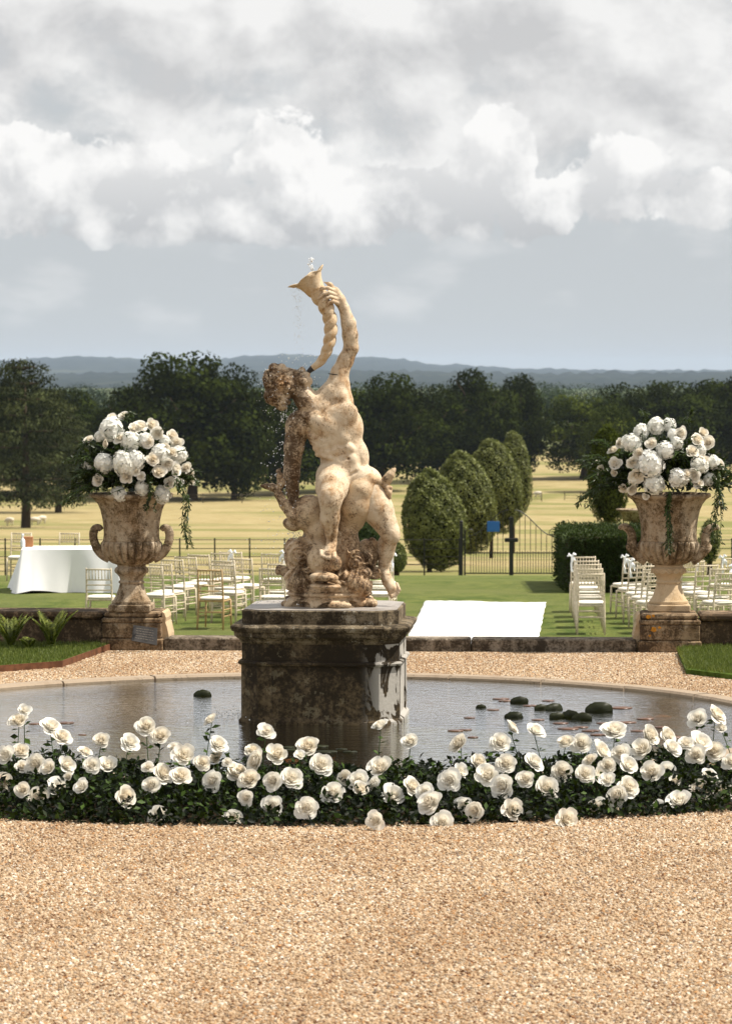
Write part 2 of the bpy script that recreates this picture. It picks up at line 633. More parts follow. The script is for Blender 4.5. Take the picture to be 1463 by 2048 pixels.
def petal_mat(name, col, warm, trans=0.25):
    m, T, out = mat_new(name)
    t = T.node('ShaderNodeAttribute', attribute_name='tint').outputs['Fac']
    r = T.node('ShaderNodeObjectInfo').outputs['Random']
    c = T.mix(T.m('MULTIPLY_ADD', r, 0.3, T.m('MULTIPLY', t, 0.7)), col, warm)
    b = T.node('ShaderNodeBsdfPrincipled', {'Base Color': c, 'Roughness': 0.55, 'Specular IOR Level': 0.15})
    tr = T.node('ShaderNodeBsdfTranslucent', {'Color': c})
    mx = T.node('ShaderNodeMixShader', {0: trans})
    T.l.new(b.outputs[0], mx.inputs[1])
    T.l.new(tr.outputs[0], mx.inputs[2])
    T.l.new(mx.outputs[0], out.inputs[0])


petal_mat('rose_petal', (0.90, 0.89, 0.84), (0.86, 0.74, 0.54), 0.30)
petal_mat('hydrangea_petal', (0.90, 0.90, 0.875), (0.86, 0.86, 0.78), 0.30)
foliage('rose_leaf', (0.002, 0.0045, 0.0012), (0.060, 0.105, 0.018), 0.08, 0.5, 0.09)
foliage('bouquet_leaf', (0.004, 0.008, 0.003), (0.045, 0.072, 0.018), 0.12, 0.42, 0.25)
foliage('tree_leaf', (0.0015, 0.003, 0.0008), (0.042, 0.058, 0.009), 0.08, 0.8, 0.02)
foliage('light_tree_leaf', (0.007, 0.013, 0.002), (0.085, 0.108, 0.016), 0.12, 0.8, 0.03)
foliage('cedar_leaf', (0.006, 0.009, 0.004), (0.085, 0.10, 0.040), 0.06, 0.8, 0.02)
foliage('lime_leaf', (0.022, 0.034, 0.007), (0.23, 0.25, 0.075), 0.18, 0.5, 0.25)
foliage('yew_leaf', (0.010, 0.020, 0.004), (0.050, 0.080, 0.012), 0.1, 0.6, 0.2)
foliage('fern_leaf', (0.10, 0.14, 0.02), (0.30, 0.33, 0.06), 0.3, 0.5, 0.3)
foliage('grass_blade', (0.055, 0.085, 0.014), (0.19, 0.22, 0.05), 0.3, 0.5, 0.3)
foliage('far_leaf', (0.010, 0.018, 0.008), (0.035, 0.050, 0.018), 0.05, 1.0, 0.0)
foliage('lily_leaf', (0.008, 0.010, 0.004), (0.028, 0.032, 0.010), 0.05, 0.5, 0.2)
foliage('lily_red', (0.08, 0.035, 0.022), (0.17, 0.085, 0.05), 0.1, 0.3, 0.5)
plain('stem', (0.05, 0.09, 0.02), 0.5)
plain('grey_wood', (0.10, 0.085, 0.06), 0.9, 0.05)
plain('dark_twigs', (0.012, 0.013, 0.006), 1.0, 0.0, var=0.5, scale=9)
plain('dry_leaf', (0.11, 0.045, 0.018), 0.8, 0.1, var=0.5, scale=3)
plain('bark', (0.06, 0.045, 0.03), 0.95, 0.05, scale=3, var=0.4, bmp=0.6)
plain('limed_wood', (0.58, 0.50, 0.37), 0.55, 0.3, scale=20, var=0.12)
plain('gold_wood', (0.42, 0.28, 0.13), 0.5, 0.35, scale=20, var=0.15)
plain('cushion', (0.80, 0.75, 0.66), 0.85, 0.1, scale=6, var=0.04)
plain('linen', (0.84, 0.84, 0.86), 0.85, 0.1, scale=4, var=0.02)
plain('carpet', (0.80, 0.80, 0.80), 0.95, 0.05, scale=3, var=0.06, bmp=0.5)
plain('ribbon', (0.85, 0.86, 0.88), 0.5, 0.3, var=0.02)
plain('black_iron', (0.012, 0.012, 0.011), 0.5, 0.4)
plain('blue_sign', (0.03, 0.14, 0.42), 0.5, 0.3, var=0.05)
plain('box_wood', (0.38, 0.17, 0.07), 0.6, 0.3, scale=12)
plain('glass_white', (0.75, 0.77, 0.78), 0.15, 0.6, var=0.05)
plain('corten', (0.12, 0.05, 0.024), 0.8, 0.2, scale=10, var=0.4)
plain('slate', (0.035, 0.032, 0.030), 0.6, 0.35, scale=14, var=0.4, bmp=0.3)
plain('chalk', (0.16, 0.14, 0.12), 0.9, 0.1)
plain('soil', (0.035, 0.024, 0.015), 1.0, 0.05, scale=20, var=0.4)
plain('paper', (0.85, 0.85, 0.84), 0.8, 0.2, var=0.03)
plain('fleece', (0.62, 0.56, 0.46), 0.95, 0.05)
plain('goldfish', (0.75, 0.18, 0.02), 0.4, 0.5)
plain('turf_soil', (0.07, 0.11, 0.02), 0.95, 0.05, scale=9, var=0.4)
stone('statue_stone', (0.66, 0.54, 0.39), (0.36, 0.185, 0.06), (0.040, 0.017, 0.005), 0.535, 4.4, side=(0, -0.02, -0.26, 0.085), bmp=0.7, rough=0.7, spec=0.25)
stone('horn_stone', (0.62, 0.50, 0.35), (0.45, 0.25, 0.08), (0.07, 0.03, 0.01), 0.48, 7.0, bmp=0.4)
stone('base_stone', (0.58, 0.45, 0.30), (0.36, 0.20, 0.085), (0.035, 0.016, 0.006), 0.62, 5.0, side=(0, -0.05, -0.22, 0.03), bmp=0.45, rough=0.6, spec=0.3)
stone('plinth_stone', (0.13, 0.095, 0.055), (0.055, 0.038, 0.018), (0.014, 0.010, 0.006), 0.72, 2.6, lichen=(0.20, 0.17, 0.11), lichen_amt=0.4,
      lime=(0, 0.30, 0.50, (0.34, 0.32, 0.29)), bmp=0.4)
stone('plinth_cap', (0.22, 0.175, 0.115), (0.075, 0.052, 0.026), (0.016, 0.011, 0.006), 0.68, 4.4, lichen=(0.34, 0.31, 0.25), lichen_amt=0.5, bmp=0.5)
stone('plinth_top', (0.36, 0.33, 0.30), (0.17, 0.14, 0.11), (0.055, 0.042, 0.03), 0.52, 3.4, bmp=0.25, rough=0.45, spec=0.4)
stone('urn_stone', (0.42, 0.345, 0.25), (0.25, 0.155, 0.075), (0.055, 0.036, 0.018), 0.645, 5.0, bmp=0.7)
stone('urn_foot', (0.54, 0.41, 0.26), (0.34, 0.22, 0.105), (0.08, 0.05, 0.03), 0.46, 5.0, bmp=0.6)
stone('wall_stone', (0.32, 0.23, 0.145), (0.17, 0.105, 0.055), (0.035, 0.024, 0.014), 0.70, 3.4, bmp=0.7)
stone('pier_stone', (0.34, 0.245, 0.15), (0.18, 0.11, 0.055), (0.04, 0.026, 0.015), 0.68, 3.8, lichen=(0.42, 0.36, 0.26), lichen_amt=0.35, bmp=0.7)
stone('step_stone', (0.30, 0.25, 0.19), (0.14, 0.105, 0.07), (0.030, 0.022, 0.014), 0.66, 3.4, bmp=0.7)
stone('coping', (0.33, 0.26, 0.19), (0.20, 0.14, 0.09), (0.10, 0.07, 0.045), 0.42, 2.4, streak=False)
plain('orange_lichen', (0.50, 0.22, 0.03), 0.95, 0.05, scale=30, var=0.3, bmp=0.4)
G = MATS

# ------------------------------------------------------------------ the ground, terrace and water


def sheet(name, rows, mat, dz=0.0, half=None, nx=41):
    V, Fc = [], []
    for Y in rows:
        hw = half if half else 80 + Y * 0.9
        for i in range(nx):
            x = -hw + 2 * hw * i / (nx - 1)
            V.append((x, Y, ground_z(Y) + dz))
    for j in range(len(rows) - 1):
        for i in range(nx - 1):
            a = j * nx + i
            Fc.append((a, a + 1, a + nx + 1, a + nx))
    o = link(name, np_mesh(name, V, Fc, True), mat)
    return tag(o, kind='structure')


ys = [-120, 0, 30, 45, 60, 66, 75, 86, 98, 115, 135, 160, 200, 250, 300, 344, 390, 430, 520, 700, 900, 1500, 3000, 6000, 12000, 19500]
sheet('meadow', ys, G['meadow'])


def lawn():
    V, Fc = [], []
    rows = [(31.6, LAWN), (45, LAWN), (60, LAWN), (66, -1.62), (75, -2.12), (86, -2.80), (97.6, ground_z(97.6) + 0.03)]
    nx = 31
    for Y, z in rows:
        for i in range(nx):
            V.append((-45 + 3 * i, Y, z))
    for j in range(len(rows) - 1):
        for i in range(nx - 1):
            a = j * nx + i
            Fc.append((a, a + 1, a + nx + 1, a + nx))
    tag(link('lawn', np_mesh('lawn', V, Fc, False), G['lawn']), kind='structure')


lawn()


def lawn_z(Y):
    rows = [(31.6, LAWN), (60, LAWN), (66, -1.62), (75, -2.12), (86, -2.80), (97.6, ground_z(97.6) + 0.03)]
    for (a, za), (b, zb) in zip(rows, rows[1:]):
        if Y <= b:
            return za + (zb - za) * (Y - a) / (b - a)
    return ground_z(Y)


POOL_R, RIM_R = 3.55, 3.72
WATER_Z = -0.016


def terrace():
    n = 120
    V, Fc = [], []
    for k in range(n):
        w = 2 * math.pi * k / n
        du, dv = math.cos(w), math.sin(w)
        V.append(gw((RIM_R - 0.02) * du, (RIM_R - 0.02) * dv))
        t = min(40 / abs(du) if abs(du) > 1e-6 else 1e9, (6.04 / dv) if dv > 1e-6 else (40 / -dv if dv < -1e-6 else 1e9))
        V.append(gw(t * du, t * dv))
    for k in range(n):
        j = (k + 1) % n
        Fc.append((2 * k, 2 * k + 1, 2 * j + 1, 2 * j))
    tag(link('gravel_terrace', np_mesh('gravel_terrace', V, Fc), G['gravel_base']), kind='structure')


terrace()


def gravel_scatter():
    """loose stones lying on the gravel, as far as they can be told apart"""
    V, Fc = [], []
    s = 0.16

    def cell(x, y):
        u, v = to_g(Vector((x + s / 2, y + s / 2, 0)))
        rr = math.hypot(u, v)
        if abs(x) > 0.125 * y + 0.3 or v > 5.98:
            return
        if y < 22 and rr < 5.6:
            return
        if y > 22 and rr < RIM_R + 0.06:
            return
        a = len(V)
        V.extend([(x, y, 0.0), (x + s, y, 0.0), (x + s, y + s, 0.0), (x, y + s, 0.0)])
        Fc.append((a, a + 1, a + 2, a + 3))
    y = 12.0
    while y < 19.6:
        for i in range(-18, 18):
            cell(i * s, y)
        y += s
    y = 25.6
    while y < 30.4:
        for i in range(-28, 28):
            cell(i * s, y)
        y += s
    o = link('gravel_stones', np_mesh('gravel_stones', V, Fc), G['gravel_stone'])
    tag(o, 'loose honey coloured gravel stones on the terrace round the pool', 'gravel', kind='stuff')
    ng = bpy.data.node_groups.new('GravelScatter', 'GeometryNodeTree')
    ng.interface.new_socket('Geometry', in_out='INPUT', socket_type='NodeSocketGeometry')
    ng.interface.new_socket('Geometry', in_out='OUTPUT', socket_type='NodeSocketGeometry')
    N, L = ng.nodes, ng.links
    gi, go = N.new('NodeGroupInput'), N.new('NodeGroupOutput')
    dp = N.new('GeometryNodeDistributePointsOnFaces')
    dp.inputs['Density'].default_value = 4200
    L.new(gi.outputs[0], dp.inputs['Mesh'])
    ico = N.new('GeometryNodeMeshIcoSphere')
    ico.inputs['Radius'].default_value = 1.0
    ico.inputs['Subdivisions'].default_value = 1
    tr = N.new('GeometryNodeTransform')
    tr.inputs['Scale'].default_value = (0.0128, 0.0092, 0.0066)
    L.new(ico.outputs['Mesh'], tr.inputs['Geometry'])
    sm = N.new('GeometryNodeSetMaterial')
    sm.inputs['Material'].default_value = G['gravel_stone']
    L.new(tr.outputs[0], sm.inputs[0])
    ip = N.new('GeometryNodeInstanceOnPoints')
    L.new(dp.outputs['Points'], ip.inputs['Points'])
    L.new(sm.outputs[0], ip.inputs['Instance'])
    rv = N.new('FunctionNodeRandomValue')
    rv.data_type = 'FLOAT_VECTOR'
    rv.inputs[0].default_value = (-0.9, -0.9, 0)
    rv.inputs[1].default_value = (0.9, 0.9, 6.283)
    L.new(rv.outputs[0], ip.inputs['Rotation'])
    rs = N.new('FunctionNodeRandomValue')
    rs.data_type = 'FLOAT_VECTOR'
    rs.inputs[0].default_value = (0.45, 0.45, 0.5)
    rs.inputs[1].default_value = (1.25, 1.25, 1.3)
    rs.inputs['Seed'].default_value = 5
    L.new(rs.outputs[0], ip.inputs['Scale'])
    L.new(ip.outputs[0], go.inputs[0])
    md = o.modifiers.new('scatter', 'NODES')
    md.node_group = ng


gravel_scatter()


def pool():
    root = thing('fountain_pool', 'large round stone-rimmed fountain pool set into the gravel', 'pool', gw(0, 0, 0), -GA)
    n = 72
    V = [(POOL_R * 1.02 * math.cos(2 * math.pi * k / n), POOL_R * 1.02 * math.sin(2 * math.pi * k / n), -0.42) for k in range(n)]
    link('pool_floor', np_mesh('pool_floor', V + [(0, 0, -0.42)], [(k, (k + 1) % n, n) for k in range(n)]), G['pool_bed'], root)
    m = MB()
    vs, fs = [], []
    for z in (-0.45, -0.03):
        vs += [((POOL_R + 0.015) * math.cos(2 * math.pi * k / n), (POOL_R + 0.015) * math.sin(2 * math.pi * k / n), z) for k in range(n)]
    fs = [(k, (k + 1) % n, n + (k + 1) % n, n + k) for k in range(n)]
    m.add(vs, fs).obj('pool_wall', G['pool_bed'], root, smooth=True)
    ns = 26
    for i in range(ns):                                  # coping stones with open joints
        a0 = 2 * math.pi * (i + 0.35) / ns + 0.0025
        a1 = 2 * math.pi * (i + 1.35) / ns - 0.0025
        b = MB()
        ring = []
        k = 6
        top = 0.020 + random.uniform(-0.003, 0.003)
        prof = [(POOL_R, -0.09), (POOL_R - 0.006, top - 0.018), (POOL_R + 0.012, top), (RIM_R - 0.012, top), (RIM_R + 0.004, top - 0.014), (RIM_R + 0.004, -0.05)]
        for j in range(k + 1):
            a = a0 + (a1 - a0) * j / k
            ring.append([(r * math.cos(a), r * math.sin(a), z) for r, z in prof])
        vs = [p for rr in ring for p in rr]
        np_ = len(prof)
        fs = []
        for j in range(k):
            for q in range(np_ - 1):
                fs.append((j * np_ + q, j * np_ + q + 1, (j + 1) * np_ + q + 1, (j + 1) * np_ + q))
        fs.append(tuple(range(np_)))
        fs.append(tuple(k * np_ + q for q in range(np_)))
        b.add(vs, fs).obj('coping_stone', G['coping'], root)
    n = 96
    V = [(POOL_R * math.cos(2 * math.pi * k / n), POOL_R * math.sin(2 * math.pi * k / n), 0) for k in range(n)]
    w = link('water', np_mesh('water', V + [(0, 0, 0)], [(k, (k + 1) % n, n) for k in range(n)], True), G['pond_water'], None, gw(0, 0, WATER_Z))
    tag(w, kind='structure')


pool()

# ------------------------------------------------------------------ steps, piers and low walls
PIER_TOP = 0.36
PIERS = []
for px_ in (261.5, 1337):
    p = at(px_, 1303, 30.08)
    u, v = to_g(p)
    PIERS.append((u, v))
PV = 6.04
UL, UR = PIERS[0][0], PIERS[1][0]


def block(c, size, mat, parent, name, bev=0.012, rz=0.0):
    return MB().box(c, size, rz, bev).obj(name, mat, parent)


def terrace_edge():
    st = thing('garden_steps', 'worn stone steps leading from the gravel down to the lawn between the urns', 'steps', gw(0, PV, 0), -GA)
    x0, x1 = UL + 0.30, UR - 0.31
    xs = [x0, x0 + 1.35, x0 + 2.9, x1]
    for a, b in zip(xs, xs[1:]):                       # top step in three stones
        block(((a + b) / 2, 0.15, -0.02), (b - a - 0.006, 0.31, 0.28), G['step_stone'], st, 'step_stone', 0.014)
    for i in range(1, 8):
        z = 0.12 - 0.175 * i
        block(((x0 + x1) / 2, 0.15 + 0.30 * i, z - 0.10), (x1 - x0, 0.315, 0.2), G['step_stone'], st, 'step_stone')
    # retaining wall below the terrace edge
    rw = MB().box((0, 0.02, 0), (78, 0.3, 1.4)).obj('retaining_wall', G['wall_stone'], None, gw(0, PV + 0.20, -0.66))
    rw.rotation_euler = (0, 0, -GA)
    tag(rw, 'stone retaining wall dropping from the gravel terrace to the lawn', 'wall')
    for side, (u, _) in zip((-1, 1), PIERS):
        nm = 'left' if side < 0 else 'right'
        lab = ('brown stone pier under the urn on the left, slate leaning on it' if side < 0
               else 'lichen-spotted stone pier with orange lichen under the urn on the right')
        pr = thing('stone_pier', lab, 'pier', gw(u, PV - 0.03, 0), -GA, 'piers under the urns')
        hw = 0.28
        block((0, 0.30, 0.035), (2 * hw + 0.03, 0.63, 0.15), G['pier_stone'], pr, 'base_block')
        block((0, 0.30, 0.185), (2 * hw, 0.60, 0.146), G['pier_stone'], pr, 'pier_block')
        block((0, 0.30, 0.283), (2 * hw + 0.01, 0.61, 0.044), G['pier_stone'], pr, 'moulding', 0.010)
        block((0, 0.30, 0.334), (2 * hw - 0.03, 0.57, 0.052), G['pier_stone'], pr, 'cap_stone', 0.016)
        if side > 0:                                           # orange lichen crusts
            for lx, ly, lz, lr in ((-0.20, 0.014, 0.338, 0.028), (-0.155, 0.014, 0.345, 0.018), (-0.15, -0.001, 0.215, 0.032), (-0.10, -0.001, 0.235, 0.017), (-0.19, -0.001, 0.16, 0.014)):
                ring = [(lx + lr * random.uniform(0.6, 1.2) * math.cos(q * 0.449), lz + 0.8 * lr * random.uniform(0.6, 1.2) * math.sin(q * 0.449)) for q in range(14)]
                vs = [(x_, ly - 0.003, z_) for x_, z_ in ring] + [(x_, ly + 0.004, z_) for x_, z_ in ring]
                MB().add(vs, [tuple(range(14)), tuple(range(27, 13, -1))] + [(q, (q + 1) % 14, 14 + (q + 1) % 14, 14 + q) for q in range(14)]).obj('lichen', G['orange_lichen'], pr)
        # scrolled cheek on the step side
        pts = []
        prof = [(0.0, 0.36), (0.05, 0.345), (0.085, 0.30), (0.07, 0.26), (0.10, 0.22), (0.14, 0.14), (0.15, 0.0), (0.0, 0.0)]
        m = MB()
        yy = (0.10, 0.56)
        vs = [(-side * (hw - 0.004 + 0.45 * a), y, b) for y in yy for a, b in prof]
        n = len(prof)
        m.add(vs, [tuple(range(n)), tuple(range(2 * n - 1, n - 1, -1))] + [(i, (i + 1) % n, n + (i + 1) % n, n + i) for i in range(n)])
        m.obj('scroll_cheek', G['urn_foot'], pr)
        # low wall running outwards
        wl = thing('parapet_wall', ('low brown stone wall behind the ferns on the left' if side < 0 else 'low moulded stone wall running right from the right-hand pier'),
                   'wall', gw(u, PV + 0.04, 0), -GA, 'low walls beside the piers')
        x = hw + 0.004
        k = 0
        while x < 7.0:
            L = (1.15, 0.95, 1.3)[k % 3]
            cx = side * (x + L / 2)
            block((cx, 0.27, 0.165), (L - 0.008, 0.44, 0.25), G['wall_stone'], wl, 'wall_block', 0.012)
            block((cx, 0.25, 0.019), (L * 1.0 - 0.010, 0.52, 0.085), G['wall_stone'], wl, 'base_block', 0.012)
            block((cx, 0.26, 0.326), (L - 0.006, 0.53, 0.064), G['wall_stone'], wl, 'coping_stone', 0.018)
            x += L
            k += 1


terrace_edge()


def turf_patch(name, px, label, edging):
    pts = [onz(x, y, 0.0) for x, y in px]
    poly = [(p.x, p.y) for p in pts]
    h = 0.045
    o = MB().prism(poly, -0.02, h).obj(name, G['turf_soil'])
    tag(o, kind='structure')
    # blades
    xs, ys_ = [p[0] for p in poly], [p[1] for p in poly]
    P = []
    while len(P) < 15000:
        x, y = random.uniform(min(xs), max(xs)), random.uniform(min(ys_), max(ys_))
        if abs(x) > 0.125 * y + 0.2:
            continue
        ins = False
        j = len(poly) - 1
        for i in range(len(poly)):
            (xi, yi), (xj, yj) = poly[i], poly[j]
            if (yi > y) != (yj > y) and x < (xj - xi) * (y - yi) / (yj - yi) + xi:
                ins = not ins
            j = i
        if ins:
            P.append((x, y, h - 0.003))
    P = np.array(P)
    D = rng.normal(size=P.shape) * 0.45
    D[:, 2] = 1
    g = leaf_cloud('grass', P, D, rand_dirs(len(P)), rng.uniform(0.03, 0.065, len(P)), 0.10, 0.02, mat=G['grass_blade'])
    tag(g, label, 'grass', kind='stuff')
    if edging:
        e = thing('lawn_edging', 'rusty steel edging strip along the left turf corner', 'edging')
        for a, b in zip(edging, edging[1:]):
            pa, pb = onz(*a, 0), onz(*b, 0)
            d = (pb - pa)
            c = (pa + pb) / 2
            MB().box((c.x, c.y, 0.02), (d.length + 0.004, 0.008, 0.085), math.atan2(d.y, d.x)).obj('edging_strip', G['corten'], e)


turf_patch('turf', [(-90, 1350), (0, 1343), (123, 1334), (222, 1299), (205, 1290), (-90, 1291)], 'short green turf corner in front of the ferns',
           [(-90, 1351.5), (0, 1345), (124, 1335.5), (223.5, 1299.5)])
turf_patch('turf', [(1354, 1309), (1371, 1349), (1463, 1360), (1560, 1371), (1560, 1300), (1400, 1302)], 'raised square of turf at the right edge of the gravel', None)

# ------------------------------------------------------------------ the fountain pedestal


def octo(hw, hd, c):
    return [(-hw + c, -hd), (hw - c, -hd), (hw, -hd + c), (hw, hd - c), (hw - c, hd), (-hw + c, hd), (-hw, hd - c), (-hw, -hd + c)]


PED = Vector((at(650, 1300, 24.42).x, 24.42, 0))
PED_TOP = 0.842


def pedestal():
    ro = thing('fountain_pedestal', 'dark algae-stained stone pedestal with canted corners standing in the pool', 'pedestal', (PED.x, PED.y, WATER_Z), R(-4.5))
    z0 = -WATER_Z
    def ring(name, prof, mat):
        m = MB()
        vs, fs = [], []
        for off, z in prof:
            vs += [(x, y, z + z0) for x, y in octo(0.585 + off, 0.545 + off, 0.135 + off * 0.45)]
        for i in range(len(prof) - 1):
            for k in range(8):
                fs.append((i * 8 + k, i * 8 + (k + 1) % 8, i * 8 + 8 + (k + 1) % 8, i * 8 + 8 + k))
        fs.append(tuple(range(7, -1, -1)))
        fs.append(tuple((len(prof) - 1) * 8 + k for k in range(8)))
        m.add(vs, fs)
        return m.obj(name, mat, ro)
    ring('die', [(0, -0.42), (0, 0.455)], G['plinth_stone'])
    # corner pilasters stand proud of the panels
    for sx in (-1, 1):
        for sy in (-1, 1):
            m = MB()
            hw, hd, c = 0.585, 0.545, 0.135
            e = 0.012
            poly = [(sx * (hw - c - 0.10), sy * (hd + e)), (sx * (hw - c + 0.004), sy * (hd + e)), (sx * (hw + e), sy * (hd - c + 0.004)), (sx * (hw + e), sy * (hd - c - 0.09)), (sx * (hw - 0.10), sy * (hd - c - 0.09)), (sx * (hw - c - 0.10), sy * (hd - 0.08))]
            m.prism(poly, -0.36 + z0, 0.425 + z0)
            m.obj('corner_pilaster', G['plinth_stone'], ro)
    ring('string_moulding', [(0.012, 0.418), (0.030, 0.425), (0.036, 0.438), (0.030, 0.450), (0.012, 0.456)], G['plinth_stone'])
    ring('frieze', [(0.006, 0.456), (0.006, 0.60)], G['plinth_stone'])
    ring('cornice', [(0.008, 0.585), (0.022, 0.600), (0.026, 0.612), (0.060, 0.640), (0.064, 0.672), (0.080, 0.678), (0.090, 0.700), (0.090, 0.712), (0.075, 0.724), (0.0, 0.735)], G['plinth_cap'])
    ring('top_slab', [(0.0, 0.725), (0.004, 0.732), (0.004, PED_TOP - 0.012), (-0.008, PED_TOP - 0.004)], G['plinth_cap'])
    ring('top_face', [(-0.010, PED_TOP - 0.02), (-0.010, PED_TOP)], G['plinth_top'])
    ring('plinth_foot', [(0.03, -0.42), (0.03, WATER_Z + 0.02), (0.0, WATER_Z + 0.05)], G['plinth_stone'])


pedestal()

# ------------------------------------------------------------------ the statue: distance fields turned into one continuous surface
SS = 262.3                      # statue drawing units per metre


class Field:
    def __init__(s, lo, hi, step):
        s.step = step
        s.lo = np.array(lo, np.float32)
        s.n = np.ceil((np.array(hi) - s.lo) / step).astype(int) + 1
        s.D = np.full(s.n, 60.0, np.float32)
        s.ax = [s.lo[i] + step * np.arange(s.n[i], dtype=np.float32) for i in range(3)]

    def region(s, lo, hi, pad):
        sl = []
        for i in range(3):
            a = int(max(0, math.floor((lo[i] - pad - s.lo[i]) / s.step)))
            b = int(min(s.n[i], math.ceil((hi[i] + pad - s.lo[i]) / s.step) + 1))
            if b <= a:
                return None, None
            sl.append(slice(a, b))
        X = s.ax[0][sl[0]][:, None, None]
        Y = s.ax[1][sl[1]][None, :, None]
        Z = s.ax[2][sl[2]][None, None, :]
        return tuple(sl), (X, Y, Z)

    def blend(s, sl, d, k, sub=False):
        k = k * 0.62
        A = s.D[sl]
        if sub:
            d = -d
            h = np.clip(0.5 - 0.5 * (A - d) / k, 0, 1)
            s.D[sl] = A * (1 - h) + d * h + k * h * (1 - h)
        else:
            h = np.clip(0.5 + 0.5 * (A - d) / k, 0, 1)
            s.D[sl] = A * (1 - h) + d * h - k * h * (1 - h)

    def cone(s, a, ra, b, rb, k=6.0, sub=False):
        a, b = np.array(a, float), np.array(b, float)
        rm = max(ra, rb)
        sl, (X, Y, Z) = s.region(np.minimum(a, b) - rm, np.maximum(a, b) + rm, k + 4)
        ba = b - a
        L = max((ba * ba).sum(), 1e-6)
        t = np.clip(((X - a[0]) * ba[0] + (Y - a[1]) * ba[1] + (Z - a[2]) * ba[2]) / L, 0, 1)
        d = np.sqrt((X - a[0] - t * ba[0]) ** 2 + (Y - a[1] - t * ba[1]) ** 2 + (Z - a[2] - t * ba[2]) ** 2) - (ra + (rb - ra) * t)
        s.blend(sl, d, k, sub)

    def chain(s, pts, k=6.0, sub=False):
        for p, q in zip(pts, pts[1:]):
            s.cone(p[:3], p[3], q[:3], q[3], k, sub)

    def ell(s, c, r, rot=0.0, k=6.0, sub=False, rip=None, yaw=0.0):
        c = np.array(c, float)
        r = np.array(r, float)
        rm = r.max()
        sl, (X, Y, Z) = s.region(c - rm, c + rm, k + 4)
        x, y, z = X - c[0], Y - c[1], Z - c[2]
        cr, sr = math.cos(R(rot)), math.sin(R(rot))
        x1, y1 = x * cr + y * sr, -x * sr + y * cr
        if yaw:
            cy, sy = math.cos(R(yaw)), math.sin(R(yaw))
            x1, z = x1 * cy + z * sy, -x1 * sy + z * cy
        q0 = np.sqrt((x1 / r[0]) ** 2 + (y1 / r[1]) ** 2 + (z / r[2]) ** 2)
        q1 = np.sqrt((x1 / r[0] ** 2) ** 2 + (y1 / r[1] ** 2) ** 2 + (z / r[2] ** 2) ** 2)
        d = q0 * (q0 - 1) / np.maximum(q1, 1e-5)
        if rip:
            kind, fr, amp = rip
            if kind == 'ring':
                w = np.sqrt(x1 ** 2 + y1 ** 2)
            elif kind == 'fan':
                w = np.arctan2(x1, y1 + r[1] * 1.2) * r[0]
            else:
                w = x1
            d = d + amp * np.sin(w * fr)
        s.blend(sl, d, k, sub)

    def surface(s):
        D = s.D
        I = D < 0
        n = D.shape
        c = I[:-1, :-1, :-1].astype(np.int8)
        tot = np.zeros(c.shape, np.int8)
        offs = [(i, j, k) for i in (0, 1) for j in (0, 1) for k in (0, 1)]
        for i, j, k in offs:
            tot += I[i:n[0] - 1 + i, j:n[1] - 1 + j, k:n[2] - 1 + k]
        act = np.argwhere((tot > 0) & (tot < 8))
        idx = np.full(c.shape, -1, np.int32)
        idx[act[:, 0], act[:, 1], act[:, 2]] = np.arange(len(act))
        val = np.stack([D[act[:, 0] + i, act[:, 1] + j, act[:, 2] + k] for i, j, k in offs], 1)
        P = np.zeros((len(act), 3), np.float32)
        C = np.zeros(len(act), np.float32)
        for e0 in range(8):
            for ax in (4, 2, 1):
                if e0 & ax:
                    continue
                e1 = e0 | ax
                v0, v1 = val[:, e0], val[:, e1]
                m = (v0 < 0) != (v1 < 0)
                t = v0[m] / (v0[m] - v1[m])
                o0, o1 = np.array(offs[e0], np.float32), np.array(offs[e1], np.float32)
                P[m] += o0 + t[:, None] * (o1 - o0)
                C[m] += 1
        V = s.lo + (act + P / C[:, None]) * s.step
        Q = []
        for ax in range(3):
            a1, a2 = [(1, 2), (2, 0), (0, 1)][ax]
            sl0 = [slice(1, -1)] * 3
            sl1 = [slice(1, -1)] * 3
            sl0[ax], sl1[ax] = slice(0, -1), slice(1, None)
            A, B = I[tuple(sl0)], I[tuple(sl1)]
            for flip, msk in ((False, A & ~B), (True, ~A & B)):
                e = np.argwhere(msk)
                off = np.ones(3, int)
                off[ax] = 0
                e = e + off
                u1, u2 = np.zeros(3, int), np.zeros(3, int)
                u1[a1], u2[a2] = 1, 1
                q = [e - u1 - u2, e - u2, e, e - u1]
                f = np.stack([idx[w[:, 0], w[:, 1], w[:, 2]] for w in q], 1)
                if flip:
                    f = f[:, ::-1]
                Q.append(f)
        Q = np.concatenate(Q)
        return V, Q[(Q >= 0).all(1)]


def statue_local(V):
    """drawing units (x right, y down, depth away) -> metres about the statue's foot"""
    return np.stack([(V[:, 0] - 650) / SS, V[:, 2] / SS, (1213.5 - V[:, 1]) / SS], 1)


def field_obj(name, f, mat, parent):
    V, Q = f.surface()
    V = statue_local(V)
    return link(name, np_mesh(name, V, Q[:, ::-1], True), mat, parent)


